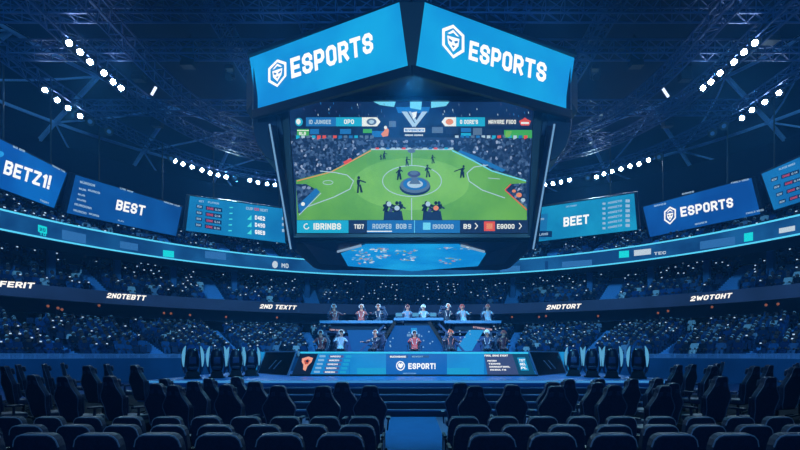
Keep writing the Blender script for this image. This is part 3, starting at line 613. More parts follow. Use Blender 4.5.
pp([(484,221.4),(495,221.4),(495,231),(484,231)],'red',.18); pp([(486.5,223.4),(492.5,223.4),(492.5,229),(486.5,229)],'orange',.19); write(pic,pl,'EGOOO',497,228.8,514.5,228.8,4.8,.18,C['white'])
pic.build('picture',PM,scn)

# ================================================================= roof trusses and lights
def truss(path, w=.8, ch=.085, br=.045, closed=False):
    mb=MB(); pts=[Vector(p) for p in path]; N=len(pts); L=[]
    for i,p in enumerate(pts):
        d=(pts[min(i+1,N-1)]-pts[max(i-1,0)]); d.z=0; d.normalize(); s=Vector((-d.y,d.x,0))*w/2; u=Vector((0,0,w/2))
        L.append((p-s-u,p+s-u,p+s+u,p-s+u))
    for a,b in zip(L,L[1:]):
        for k in range(4): mb.bar(a[k],b[k],ch)
        mb.bar(a[0],b[3],br); mb.bar(b[1],a[2],br); mb.bar(a[0],b[1],br); mb.bar(a[3],b[2],br)
        for k in range(4): mb.bar(a[k],a[(k+1)%4],br)
    return mb
ZTR=E+18.3
def seglen(a,b,s=1.): a=Vector(a); b=Vector(b); n=max(2,int((b-a).length/s)); return [a.lerp(b,i/n) for i in range(n+1)]
for i,(y,dz) in enumerate(((27.6,0),(31.3,.05),(38.6,.05),(45,.4))):
    hx=24 if y<45 else 17
    tag(truss(seglen((-hx,y,ZTR+dz),(hx,y,ZTR+dz))).build('roof_truss',M_truss),f'blue steel lattice truss crossing the roof from side to side, {ORD[i]} from the camera','truss','cross trusses under the roof')
for x in (-11,-6,6,11):
    tag(truss(seglen((x,16,ZTR+.9),(x,48,ZTR+.9))).build('roof_truss',M_truss),f'steel lattice truss running front to back, {"inner" if abs(x)==6 else "outer"} one {"left" if x<0 else "right"} of the hanging screen','truss','lengthways trusses under the roof')
def sup(a,b,z,t0,t1,n,c=28.,ex=3.):
    r=[]
    for i in range(n+1):
        t=t0+(t1-t0)*i/n; co,si=math.cos(t),math.sin(t); r.append((a*math.copysign(abs(co)**(2/ex),co), c+b*math.copysign(abs(si)**(2/ex),si), z))
    out=[Vector(r[0])]
    for p in r[1:]:
        p=Vector(p)
        if (p-out[-1]).length>.9: out.append(p)
    return out
for nm,a,b,z,lb in (('ring_truss',15.8,16.,E+17.4,'innermost curved steel ring truss around the hanging screen'),('ring_truss',19.,20.5,E+17.6,'middle curved steel ring truss carrying the high side lamps'),('ring_truss',24.,25.6,E+17.75,'outermost curved steel ring truss carrying the long lamp banks')):
    tag(truss(sup(a,b,z,-.5,PI+.5,400),.7).build(nm,M_truss),lb,'truss','curved ring trusses')
# lamp banks
BANK={'long far left':[(175,161),(183,164),(192,167),(202,170),(210,173),(218,175),(226,177)],'short far left':[(250,180),(258,182.5),(267,184),(275,185)],
 'short far right':[(545,185),(553,183.5),(561,182),(569.6,180)],'long far right':[(596.5,177),(604,173.8),(612,171.4),(621,169),(630,166),(639,164),(648.5,160)],
 'outer near left':[(45,90),(57,100),(68,108),(80,116)],'outer near right':[(742,118),(752,110),(765,102),(779,93)],
 'inner near right':[(703,88),(711,82),(720,73),(734,62),(744,52),(755,43)],'inner near left':[(121,88),(113,82),(104,73),(90,62),(80,52),(69,43)]}
proto=None
def lamp_at(q,label,lens,group):
    t=thing('floodlight',label,'floodlight',q,0,group)
    d=(Vector((0,10,E+2))-q); t.rotation_euler=d.to_track_quat('Y','Z').to_euler()
    mb=MB(); mb.tube([(0,-.4,0),(0,-.34,0),(0,-.1,0),(0,0,0)],[.14,.22,.3,.31],16); mb.build('housing',M_dark,t)
    mb=MB(); mb.cyl((0,0,0),(0,.02,0),.15,16); mb.build('lens',lens,t)
    mb=MB(); mb.tube([(-.33,-.15,0),(-.33,-.15,.38),(.33,-.15,.38),(.33,-.15,0)],.025,5); mb.build('yoke',M_dark,t)
    return t
LENS=glow('#b4d4ff',110.)
lens_pts=[]
for nm,pts in BANK.items():
    for i,(x,y) in enumerate(pts):
        q=EYE+ray(x,y)*(17*F/(HY-y)); lens_pts.append(q)
        k=i if x<412 else len(pts)-1-i
        if proto is None:
            proto=lamp_at(q,f'glowing white floodlight, {ORD[i]} from the left in the {nm} bank',LENS,f'floodlights of the {nm} bank'); t=proto
        else:
            t=copy_tree(proto,q,0,f'glowing white floodlight, {ORD[i]} from the left in the {nm} bank',f'floodlights of the {nm} bank')
            d=(Vector((0,10,E+2))-q); t.rotation_euler=d.to_track_quat('Y','Z').to_euler()
OFFL=mat('#6f8fc0',.2); p2=None
for x,y,w in ((171,158.5,'left end of the long far left bank'),(235,178,'gap between the two far left banks'),(90,121.5,'right of the outer near left bank'),(109,131.5,'farther right of the outer near left bank'),(588,178,'gap between the two far right banks'),(659,157,'right end of the long far right bank'),(724,126,'left of the outer near right bank'),(712.5,133.5,'farther left of the outer near right bank')):
    q=EYE+ray(x,y)*(17*F/(HY-y))
    if p2 is None: p2=lamp_at(q,'unlit floodlight at the '+w,OFFL,'unlit floodlights')
    else:
        t=copy_tree(p2,q,0,'unlit floodlight at the '+w,'unlit floodlights'); t.rotation_euler=(Vector((0,10,E+2))-q).to_track_quat('Y','Z').to_euler()
# hanging loudspeaker arrays, moving heads, two small tube lamps
def arr(px,py,Y,n,label):
    q=P(px,py,Y); t=thing('speaker_array',label,'loudspeaker',q,0,'hanging loudspeaker arrays'); z=0
    for k in range(n):
        mb=MB(); a=.06*k; y0=-.05*k*k*.3
        mb.prism([(-.38,y0-.3,z),(.38,y0-.3,z),(.38,y0+.3,z+.04),(-.38,y0+.3,z+.04)],(0,-.02*k,-.3)); c=mb.build('cabinet',M_dark,t,bevel=.02)
        z-=.33
    mb=MB(); mb.bar((0,0,0),(0,0,.3),.5,.08); mb.cyl((0,0,.2),(0,0,max(.6,ZTR-q.z)),.03,5); mb.build('hanger',M_dark,t)
arr(634,44,32,5,'dark hanging loudspeaker array near the right corner of the hanging screen'); arr(190,44,32,5,'dark hanging loudspeaker array near the left corner of the hanging screen')
arr(684,64,36,4,'small dark loudspeaker array beside the high right lamps'); arr(140,64,36,4,'small dark loudspeaker array beside the high left lamps')
arr(667,116,42,3,'distant dark loudspeaker array over the far right lamps'); arr(158,116,42,3,'distant dark loudspeaker array over the far left lamps')
arr(768,22,29,4,'dark loudspeaker array above the top right lamps')
for px,nm in ((595,'right'),(230,'left')):
    q=P(px,70,33); t=thing('moving_head_light',f'dark unlit moving head light hanging {nm} of the screen header','stage light',q,0,'moving head lights')
    mb=MB(); mb.box(-.25,-.2,0,.25,.2,.22); mb.cyl((0,0,.2),(0,0,max(.6,ZTR-q.z)),.03,5); mb.build('base',M_dark,t,bevel=.02)
    mb=MB(); mb.box(-.3,-.08,-.55,-.24,.08,.02); mb.box(.24,-.08,-.55,.3,.08,.02); mb.build('yoke',M_dark,t)
    mb=MB(); mb.tube([(0,.25,-.3),(0,0,-.45),(0,-.3,-.62)],[.13,.2,.23],12); mb.build('lamp_head',M_dark,t)
for a,b,nm in (((662.5,88),(668.5,97),'right'),((156,87),(151.5,95),'left')):
    mb=MB(); mb.cyl(P(*a,36),P(*b,36),.09,8); o=mb.build('tube_lamp',glow('#cfe0ff',1.6)); tag(o,f'short tilted white tube lamp hanging in the {nm} of the roof','lamp','tube lamps')

# ================================================================= stage
ZG=.98
struct(tag((lambda m:(m.box(-9.2,17.4,0,9.2,28.5,ZG),m)[1])(MB()).build('floor_stage',mat('#1668b8',.35,0,.08,1),bevel=.01)))
mb=MB(); mb.box(-9.2,17.33,ZG-.06,9.2,17.40,ZG+.012); struct(mb.build('trim_stage_edge',glow('#3c8cd0',.9)))
st=thing('stage_steps','wide dark steps with pale nosings rising to the stage','steps',(0,0,0))
for k in range(4):
    y=15.6+.45*k; z=(k+1)*ZG/5
    mb=MB(); mb.box(-8.2,y,0 if k==0 else z-ZG/5,8.2,17.36,z); mb.build('step',mat('#0e2c5a',.6),st)
    mb=MB(); mb.box(-8.2,y-.012,z-.035,8.2,y+.05,z+.008); mb.build('nosing',mat('#5f8cc8',.5),st)
# raised floor behind the desk
mb=MB(); mb.box(-5.0,22.6,ZG,5.0,27.9,1.6); struct(mb.build('floor_podium',mat('#124a8c',.5)))
# the long desk with its screen front
D=thing('caster_desk','long glowing blue desk with an ESPORT! screen front across the stage','desk',(0,0,0))
A=[P(291.5,375.6,21.45),P(536.4,376,21.45),P(528,353.2,21.95),P(300.5,352.8,21.95)]
mb=MB(); mb.loft([[A[0],A[1],A[1]+Vector((0,.9,0)),A[0]+Vector((0,.9,0))],[A[3],A[2],A[2]+Vector((0,.45,0)),A[3]+Vector((0,.45,0))]]); mb.build('body',M_navy,D)
pl=Plane(A[0],A[1],A[3])
mb=MB(); mb.box(-4.75,21.9,A[3].z,4.95,22.75,A[3].z+.05); mb.build('desk_top',mat('#1b6fb8',.4),D,bevel=.01)
mb=MB(); mb.bar(A[3]+Vector((0,-.03,.01)),A[2]+Vector((0,-.03,.01)),.06,.07); mb.build('edge_light',glow('#35c0ea',1.1),D)
mb=MB(); mb.bar(A[0]+Vector((-.05,-.03,.03)),A[1]+Vector((.05,-.03,.03)),.1,.06); mb.build('plinth',M_dark,D)
mb=MB(); rt=lambda x0,x1,y0,y1,m,off=.03,s=0.: poly(mb,pl,[(x0,y0),(x1,y0),(x1-s,y1),(x0-s,y1)],off,m)
rt(301,528,353.6,375.2,0,.02); poly(mb,pl,[(528,353.6),(536,375.2),(301,375.2),(293,375.2),(300.8,353.6)],.015,0)
poly(mb,pl,[(300.5,353.8),(318,353.8),(310,375),(292.8,375)],.04,1); poly(mb,pl,[(318,353.8),(350,353.8),(349,375),(310,375)],.035,2)
for k in range(5):
    y=355.2+3.9*k; x=319.5-1.4*k; rt(x,x+6,y,y+2,4,.05); rt(x+9.5,x+24,y,y+2.6,5,.05); rt(x+26,x+32,y,y+2.6,6,.05); write(mb,pl,'NAEDU',x+11,y+2,x+21,y+2,1.5,.07,3)
rt(350,386,353.8,375,2,.03); rt(357,386,368,375,6,.04); rt(386,447,353.8,375,7,.035); rt(389,408,355.3,358,8,.045); rt(411,429,355.5,357.6,8,.045)
write(mb,pl,'BUCONBANIE',390,357.6,406,357.6,1.8,.06,3); write(mb,pl,'NOWERT',412,357.4,423,357.4,1.6,.06,4); write(mb,pl,'ESPORT!',408.3,369,435.5,369,5.8,.06,3,bold=.05); write(mb,pl,'NATION',403,374,416,374,1.2,.06,4)
ering(mb,pl,400.5,365.8,3.9,4.3,1.,.06,3,0,2*PI,18); poly(mb,pl,[(398,364),(399.6,363),(400.6,364),(402,363),(403.2,364.4),(402.6,366.6),(400.6,368.4),(398.4,366.6)],.06,3)
rt(447,484,353.8,375,2,.03,0); rt(447,470,368,375,6,.04); poly(mb,pl,[(484,353.8),(512,353.8),(519,375),(487.5,375)],.045,9); poly(mb,pl,[(512,353.8),(528,353.8),(535.5,375),(519,375)],.045,10); poly(mb,pl,[(517,357.5),(525,357.5),(529,370.5),(521,370.5)],.055,6)
write(mb,pl,'FINAL GAME EVENT',484.5,356.6,508,356.6,2.,.06,3)
for k,w in enumerate((9,12,21,16)): write(mb,pl,('MAIN','TEAMS','GRANDFINAL','RESULTS')[k],487.5+k*.9,361.6+3*k,487.5+k*.9+w,361.6+3*k,1.6,.06,3)
for k,s in enumerate(('TOT','GEL','PL')): write(mb,pl,s,519+1*k,361.5+3.8*k,525+1*k,361.5+3.8*k,2.4,.07,3)
poly(mb,pl,[(302,358.5),(308.5,356.5),(313,358),(311.5,362),(307.5,366),(305.5,371),(303,369.5),(303.5,365),(301.8,362)],.055,11); poly(mb,pl,[(304,360.5),(308,359),(310,360.5),(308,364),(305,364.5)],.065,12); ell(mb,pl,307.2,361.2,1.4,1.4,.075,1,8)
mb.build('screen_front',[glow('#0f74c4',1.),glow('#0a1630',1.),glow('#1580cc',1.,'#1c90d8',.5),glow('#f4faff',1.1),glow('#7fb4e0',1.),glow('#4a5a96',1.),glow('#1a9ad0',1.),glow('#0f62b8',1.),glow('#2a5488',1.),glow('#3a4a78',1.),glow('#0e4668',1.),glow('#f0a48c',1.),glow('#c0503c',1.)],D)
# dark glass wings each side of the desk
for s,nm in ((-1,'left'),(1,'right')):
    t=thing('glass_wing',f'dark angled glass panel closing the {nm} end of the desk','panel',(0,0,0),0,'glass wings beside the desk')
    a=Vector((s*5.2+.03,21.6,ZG)); b=Vector((s*7.25,24.4,ZG)); u=Vector((-s*.3,.35,1.02))
    mb=MB(); mb.prism([a,b,b+u,a+u],Vector((0,.08,0))); mb.build('glass',mat('#04080f',.12),t)
    mb=MB(); mb.bar(a,a+u,.05); mb.bar(b,b+u,.05); mb.bar(a+u,b+u,.05); mb.bar(a,b,.05); mb.build('frame',mat('#6c8cb8',.4,.3),t)
    mb=MB(); n=Vector((0,-.04,0))
    for k in (.5,.66): p=a.lerp(b,k)+u*.25; q=a.lerp(b,k-.14)+u*.62; mb.bar(p+n,q+n,.03,.02)
    mb.build('stripe',mat('#8aa0c4',.5),t)
# cyan lit walls beyond the wings
for x0,x1,nm in ((256,269,'left'),(556,569,'right')):
    mb=MB(); a=P(x0,352,25.); b=P(x1,352,25.); mb.box(a.x,25,ZG,b.x,25.15,E+.15); tag(mb.build('light_panel',glow('#1a8fd8',.9)),f'bright blue lit panel between the {nm} pods and the desk','light panel','lit panels beside the desk')

# ---- upper deck behind, on slanted struts
U=thing('upper_deck','raised second row deck with three desks behind the main desk','stage deck',(0,0,0))
ZD=3.05
mb=MB(); mb.box(-4.55,25.6,ZD-.12,4.5,28.2,ZD); mb.build('deck_floor',mat('#0e2c5a',.5),U,bevel=.02)
for x0,x1,z,nm in ((321,393,3.52,0),(394,443,3.66,1),(444,500,3.52,2)):
    a=(x0-412)/F*25.6; b=(x1-412)/F*25.6
    mb=MB(); mb.box(a,25.2,z-.13,b,25.9,z); tp=mb.build('desk_top',mat('#4f8dc0',.4),U,bevel=.01)
    mb=MB(); mb.box(a+.5,25.55,ZD,b-.5,25.62,z-.13); mb.build('desk_front',mat('#0a1c3c',.6),U)
for s in (-1,1):
    x=s*.95; mb=MB(); mb.bar((s*.85,25.2,3.45),(s*2.0,24.9,1.6),.35,.14); mb.build('strut',M_dark,U)
    mb=MB(); mb.bar((s*1.3,25.45,3.4),(s*2.9,25.4,1.62),.1,.1); mb.build('strut',mat('#1b3f78',.5),U)
mb=MB(); mb.box(-3.55,25.5,1.6,3.9,25.56,2.78); bw=mb.build('backdrop',mat('#123c7e',.5),U)
pb=Plane((0,25.49,0),(1,25.49,0),(0,25.49,1)); mb=MB()
poly(mb,pb,[(395,325.5),(433,325.5),(449,351),(381,351)],.02,0); poly(mb,pb,[(469,330),(484,330),(472,351),(455,351)],.02,1); poly(mb,pb,[(347,330),(378,330),(372,351),(352,351)],.02,2)
for k in range(26):
    ell(mb,pb,rr.uniform(350,475),rr.uniform(330,348),.8,.8,.04,3,6)
write(mb,pb,'GAMERS',407,336.5,420,336.5,2.6,.05,3); rect(mb,pb,411,328,417,333,.04,1)
write(mb,pb,'TEAM ALPHA',329.5,330.5,342.5,331,1.6,.05,4); write(mb,pb,'STREAM HUB',473,328,492,330.6,1.8,.05,4)
mb.build('picture',[glow('#1052a4',.9),glow('#1f8fd8',1.),glow('#1058ac',.9),glow('#7fb0dc',1.),glow('#c8a8b8',1.)],bw)
mb=MB(); mb.box(-4.4,27.9,ZG,4.4,28.1,ZD-.12); mb.build('rear_support',M_navy,U)
# small monitors on the centre of the deck
mn=None
for k,(px,w) in enumerate(((399,.34),(415.5,.34),(433,.34))):
    x=(px-412)/F*25.6
    t=thing('monitor',f'small pale blue lit monitor on the middle upper desk, {ORD[k]} from the left','monitor',(x,25.45,3.66),0,'monitors on the upper desk')
    mb=MB(); mb.box(-w/2,-.02,.06,w/2,.02,.26); mb.build('casing',mat('#33507c',.5),t,bevel=.01); mb=MB(); mb.box(-w/2+.02,-.025,.08,w/2-.02,-.021,.24); mb.build('screen',glow('#4f9ccc',.9),t); mb=MB(); mb.box(-.02,-.02,0,.02,.02,.1); mb.box(-.1,-.07,0,.1,.07,.012); mb.build('stand',M_dark,t)

# ================================================================= chairs
def gaming_chair():
    t=thing('gaming_chair','x','gaming chair')
    mb=MB()
    for k in range(5):
        a=2*PI*k/5+.3; mb.bar((0,0,.13),(math.cos(a)*.31,math.sin(a)*.31,.08),.06,.04); mb.cyl((math.cos(a)*.31-.02,math.sin(a)*.31,.035),(math.cos(a)*.31+.02,math.sin(a)*.31,.035),.035,10)
    mb.build('star_base',M_dark,t); mb=MB(); mb.cyl((0,0,.12),(0,0,.40),.03,10); mb.build('gas_lift',M_dark,t)
    mb=MB(); mb.box(-.27,-.22,.40,.27,.30,.52); mb.build('seat_cushion',M_seatf,t,bevel=.04,seg=3,smooth=True)
    half=[(.20,.0),(.24,.08),(.245,.24),(.285,.38),(.305,.45),(.29,.51),(.235,.59),(.18,.67),(.15,.75),(.145,.81),(.125,.85),(.09,.875)]
    out=[(x,z) for x,z in half]+[(-x,z) for x,z in half[::-1]]
    def L(x,z,y=0): c,s_=math.cos(.2),math.sin(.2); return Vector((x,-.20-z*s_+y*c,.44+z*c+y*s_))
    mb=MB(); mb.prism([L(x,z,-.055) for x,z in out],L(0,0,.055)-L(0,0,-.055)); b=mb.build('backrest',M_seatf,t,bevel=.03,seg=3,smooth=False)
    mb=MB(); mb.tube([L(x*1.0,z,-.05) for x,z in out],.0095,5); mb.build('rim_highlight',mat('#5c7098',.4),b)  # paler strip round the back paints the rim highlight into its edge
    for s in (-1,1):
        mb=MB(); mb.prism([L(s*a,z,-.062) for a,z in ((.05,.70),(.13,.68),(.12,.76),(.05,.77))],L(0,0,.02)-L(0,0,0)); mb.build('harness_slot',mat('#2a4470',.4),b)
        mb=MB(); mb.box(s*.33-.04,-.15,.66,s*.33+.04,.17,.70); mb.bar((s*.31,0,.44),(s*.33,0,.67),.05,.03); mb.build('armrest',M_seatf,t,bevel=.012)
        mb=MB(); mb.prism([L(s*a,z,.05) for a,z in ((.14,.1),(.225,.12),(.28,.46),(.16,.46))],L(0,0,.06)-L(0,0,0)); mb.build('side_bolster',M_seatf,b,bevel=.02)
    mb=MB(); mb.prism([L(a,z,.05) for a,z in ((-.13,.66),(.13,.66),(.13,.80),(-.13,.80))],L(0,0,.08)-L(0,0,0)); mb.build('head_pillow',M_seatf,t,bevel=.03,smooth=True)
    return t
GC=gaming_chair(); gfirst=[True]
def gchair(x,y,z,rz,label,group):
    if gfirst[0]:
        gfirst[0]=False; GC.location=(x,y,z); GC.rotation_euler=(0,0,rz); tag(GC,label,None,group); return GC
    return copy_tree(GC,(x,y,z),rz,label,group)
GL=[(284,9.75,0),(328,9.6,0),(370,9.7,0),(345,11.0,0),(262,11.2,0),(239,10.1,0),(221,12.6,0),(245,13.6,0),(205,11.3,0),(188,9.9,0),(168,10.4,0),(178,12.5,0),(149,13.3,2),(130,10.3,1),(121,15.0,2),(103,12.6,2),(82,10.2,1),(52,10.9,1),(24,12.2,2),(60,15.,2),(76,17,2),(5,10.6,1),(35,14.2,2),
 (459,10.7,0),(481,9.7,0),(513,9.9,0),(536,9.7,0),(548,11.0,0),(563,12.2,0),(584,10.8,0),(594,12.4,0),(614,12.5,0),(642,12.8,0),(637,9.75,0),(612,9.9,0),(658,10.6,0),(664,13.5,2),(679,14.6,2),(697,12.4,2),(703,15.6,2),(711,18.9,2),(709,10.2,1),(738,12.2,2),(753,13.4,2),(745,10.0,1),(777,11.1,2),(784,17,2),(800,12.4,2)]
ZL=(0,.15,.3)
pos=[((px-CX)/F*Y,Y,l,px) for px,Y,l in GL]
for i in range(40):                                          # nudge apart any two that would touch
    for a in range(len(pos)):
        for b in range(a+1,len(pos)):
            xa,ya,la,_=pos[a]; xb,yb,lb_,_=pos[b]; d=math.hypot(xa-xb,ya-yb)
            if d<.80 and d>0:
                k=(.80-d)/2/d; dx,dy=(xa-xb)*k,(ya-yb)*k*.4; pos[a]=(xa+dx,ya+dy,la,_); pos[b]=(xb-dx,yb-dy,lb_,pos[b][3])
for s,nm in ((-1,'left'),(1,'right')):
    L=sorted([p for p in pos if (p[0]>0)==(s>0)],key=lambda p:p[1])
    bands=[('front',[p for p in L if p[1]<10.65]),('second',[p for p in L if 10.65<=p[1]<12.0]),('third',[p for p in L if 12.0<=p[1]<14]),('rearmost',[p for p in L if p[1]>=14])]
    for bn,B in bands:
        for k,p in enumerate(sorted(B,key=lambda p:abs(p[0]))):
            rz=-math.atan2(p[0],24-p[1])*-.9*(1 if abs(p[0])>3 else .6)+RN.uniform(-.12,.12)
            gchair(p[0],p[1],ZL[p[2]],rz,f'dark gaming chair, {ORD[k]} from the aisle in the {bn} row on the {nm}','gaming chairs facing the stage')
def theatre_seat(end=0):
    t=thing('theatre_seat','x','theatre seat')
    def L(x,z,y=0): c,s_=math.cos(.16),math.sin(.16); return Vector((x,-.16-z*s_+y*c,.393+z*c+y*s_))
    out=[(.25,0),(.255,.2),(.245,.36),(.225,.43),(.19,.468),(.14,.485)]; out=out+[(-x,z) for x,z in out[::-1]]
    mb=MB(); mb.prism([L(x,z,-.06) for x,z in out],L(0,0,.06)-L(0,0,-.06)); b=mb.build('backrest',M_seatf,t,bevel=.028,seg=3)
    mb=MB(); mb.tube([L(x*.992,z-.004,-.05) for x,z in out if z>.3],.0085,5); mb.build('rim_highlight',M_rim,b)  # pale strip on the upper edge only, a painted highlight from overhead light
    mb=MB(); mb.box(-.24,-.15,.34,.24,.30,.45); mb.build('seat_cushion',M_seatf,t,bevel=.035,seg=3)
    for s in (-1,1):
        mb=MB(); mb.box(s*.29-.02,-.2,.0,s*.29+.02,.16,.52) if s!=end else mb.box(s*.29-.02,-.26,.0,s*.29+.02,.24,.52); mb.box(s*.29-.025,-.2,.52,s*.29+.025,.2,.56); a=mb.build('armrest',M_navy,t,bevel=.01)
        if s==end:
            mb=MB(); mb.box(s*.312,-.14,.2,s*.322,-.02,.28); mb.build('aisle_light',glow('#3fb4e8',1.2),a,)
            mb=MB(); mb.bar((s*.315,-.262,.02),(s*.315,-.262,.5),.014); mb.build('trim',M_rim,a)
    mb=MB(); mb.box(-.25,-.1,.10,.25,-.02,.2); mb.build('floor_beam',M_dark,t)
    return t
TS={e:theatre_seat(e) for e in (0,-1,1)}; used=set()
for r,(Y,z,x0l,x0r,dx,nm) in enumerate(((5.6,.17,-.735,.82,.622,'nearest'),(7.15,.05,-.73,.80,.622,'second nearest'),(8.5,.0,-.76,.82,.622,'third nearest'))):
    for s,x0,side in ((-1,x0l,'left'),(1,x0r,'right')):
        for k in range((8,10,11)[r]):
            x=x0+s*k*dx; e=(-s if k==0 else 0); lab=f'dark theatre seat, {ORD[k]} from the aisle, {nm} row, {side} side'
            rz=math.atan2(x,22-Y)*.25
            src=TS[e]; grp=f'theatre seats in the {nm} row'
            yy=Y
            if e not in used: used.add(e); src.location=(x,yy,z); src.rotation_euler=(0,0,rz); tag(src,lab,None,grp)
            else: copy_tree(src,(x,yy,z),rz,lab,grp)

# ================================================================= glowing shell pods on the stage
def pod():
    t=thing('gaming_pod','x','gaming pod')
    mb=MB(); mb.cyl((0,0,0),(0,0,.06),.3,20); mb.cyl((0,0,.06),(0,0,.28),.08,12); mb.prism([(-.24,-.3,.05),(.24,-.3,.05),(.18,-.3,.26),(-.18,-.3,.26)],(0,.55,0)); mb.build('base',M_dark,t)
    rings=[]
    for k in range(9):
        a=-1.15+2.3*k/8; z=.66+.5*math.sin(a); w=.215*math.cos(a)+.03; y=.16*math.cos(a)
        rings.append([(w*math.cos(2*PI*i/12),y*math.sin(2*PI*i/12)+.1,z) for i in range(12)])
    mb=MB(); mb.loft(rings); mb.build('shell',mat('#0c2044',.35),t,smooth=True)
    mb=MB(); mb.box(-.12,-.14,.55,.12,.02,.80); mb.build('back_pad',mat('#3c5688',.5),t,bevel=.03); mb=MB(); mb.box(-.16,-.38,.34,.16,.0,.44); mb.build('seat',M_seatf,t,bevel=.03)
    for s in (-1,1):
        mb=MB(); rg=[]
        for k in range(13):
            a=-1.25+2.5*k/12; w=.12*math.cos(a*1.2)+.01; x=s*(.19+.13*math.cos(a)); z=.68+.56*math.sin(a)
            rg.append([(x-w*.5,-.18,z),(x+w*.5,-.18,z),(x+w*.35,.22,z),(x-w*.35,.22,z)])
        mb.loft(rg); f=mb.build('side_fin',mat('#16335f',.35),t)
        mb=MB(); rg=[]
        for k in range(13):
            a=-.45+1.65*k/12; w=(.105*math.cos((a-.35)*1.75)+.008); x=s*(.20+.13*math.cos(a)); z=.68+.56*math.sin(a)
            rg.append([(x-w*.5,-.2,z),(x+w*.5,-.2,z),(x+w*.5,-.185,z),(x-w*.5,-.185,z)])
        mb.loft(rg); mb.build('fin_light',glow('#58a8d8',.9),f)
    return t
pods=[(192.5,19.2,.5,'outermost on the left'),(217,19.6,.35,'second from the left end'),(236,20.6,.3,'third from the left end'),(251.5,21.6,.2,'nearest the desk on the left'),
      (573.5,21.6,-.2,'nearest the desk on the right'),(592,20.4,-.3,'second from the desk on the right'),(612,19.6,-.35,'third from the desk on the right'),(638,19.2,-.5,'outermost on the right')]
p0=None
for px,Y,rz,w in pods:
    x=(px-CX)/F*Y; l='dark gaming pod with pale blue crescent fins, '+w
    if p0 is None: p0=pod(); p0.location=(x,Y,ZG); p0.rotation_euler=(0,0,rz); tag(p0,l,None,'gaming pods on the stage')
    else: copy_tree(p0,(x,Y,ZG),rz,l,'gaming pods on the stage')

# ================================================================= players on the stage
def player(loc, rz, lean, jersey, trim, arms, hair, label, group):
    # a seated figure facing -Y; lean = (sideways, forward) shift of the head; arms = two hand targets
    lx,ly=lean; t=thing('person',label,'person',loc,rz,group)
    H=Vector((lx,-.02-ly,1.16)); ch=Vector((lx*.6,-ly*.6,.90)); 
    J=[((0,0,.46),.16,.12),((lx*.3,-ly*.3,.68),.145,.11),(tuple(ch),.17,.11),(tuple((ch+H)/2+Vector((0,0,-.0))),.055,.055),((H.x,H.y,1.12),.078,.088),((H.x,H.y,1.22),.082,.096),((H.x,H.y,1.29),.05,.06),
       ((-.11,-.40,.48),.08),((-.12,-.44,.12),.055),((-.12,-.55,.05),.045),((.11,-.40,.48),.08),((.12,-.44,.12),.055),((.12,-.55,.05),.045)]
    ED=[(0,1),(1,2),(2,3),(3,4),(4,5),(5,6),(0,7),(7,8),(8,9),(0,10),(10,11),(11,12)]; hp=[]
    for s,h in zip((-1,1),arms):
        sh=ch+Vector((s*.20,0,.03)); h=Vector(h); mid=(sh+h)/2+Vector((s*.08,.04,-.09)); n=len(J)
        J+=[(tuple(sh),.065),(tuple(mid),.046),(tuple(h),.032),(tuple(h+(h-mid).normalized()*.07),.036,.02)]; ED+=[(2,n),(n,n+1),(n+1,n+2),(n+2,n+3)]; hp.append((mid,h,s))
    v,f=skinned(J,ED,1); mb=MB(); mb.v=list(v); mb.f=list(f); mb.m=[]
    for p in f:
        c=Vector([sum(v[i][k] for i in p)/len(p) for k in range(3)])
        hand=any((c-h).length<.05 or (c-(h+(h-m).normalized()*.07)).length<.07 for m,h,_ in hp)
        mb.m.append(0 if hand or (c-H).length<.17 and c.z>1.02 else (2 if c.z<.5 and c.y<-.12 else 1))
    for m,h,s in hp:                                         # five fingers rooted in each palm
        d=(h-m).normalized(); sd=d.cross(Vector((0,0,1))).normalized(); pl0=h+d*.07
        for k,(o,l) in enumerate(((-.028,.06),(-.01,.075),(.01,.07),(.027,.055))):
            a=pl0+sd*o; mb.tube([a,a+d*l*.6+Vector((0,0,-.005)),a+d*l+Vector((0,0,-.03))],[.010,.009,.007],5,0)
        a=h+d*.02-sd*s*-.03; mb.tube([h+d*.02,h+d*.05+sd*s*-.045,h+d*.09+sd*s*-.05],[.012,.010,.008],5,0)
    mb.tube([H+Vector((0,-.09,.06)),H+Vector((0,-.115,.02)),H+Vector((0,-.09,.0))],[.008,.016,.01],6,0)
    mb.build('body',[M_pskin,mat(jersey,.6),mat('#101626',.7)],t,smooth=True)
    mb=MB(); mb.ball((H.x,H.y+.02,H.z+.07),.108,12,0,(.92,1.02,1.),-.05); mb.build('hair',mat(hair,.7),t,smooth=True)
    mb=MB()
    for s in (-1,1): mb.ball((H.x+s*.032,H.y-.092,H.z+.05),.012,6)
    mb.build('eyes',M_dark,t); mb=MB(); mb.box(H.x-.025,H.y-.098,H.z-.045,H.x+.025,H.y-.085,H.z-.035); mb.build('mouth',mat('#6a3030',.6),t)
    mb=MB(); mb.tube([H+Vector((.115*math.cos(a),.01,.06+.125*math.sin(a))) for a in [PI*k/10 for k in range(11)]],.014,6)
    for s in (-1,1): mb.cyl(H+Vector((s*.08,.01,.05)),H+Vector((s*.125,.01,.05)),.045,12)
    mb.tube([H+Vector((-.11,0,.03)),H+Vector((-.09,-.09,-.02)),H+Vector((-.03,-.12,-.03))],.006,5)
    mb.build('headset',mat(trim,.5),t)
    mb=MB(); 
    for s in (-1,1): mb.bar(ch+Vector((s*.13,-.10,.07)),ch+Vector((s*.07,-.125,-.2)),.025,.02)
    mb.build('jersey_stripe',mat(trim,.5),t)
    return t
M_pskin=mat('#d79a88',.6)
fw=((-.2,-.46,.84),(.2,-.46,.84))
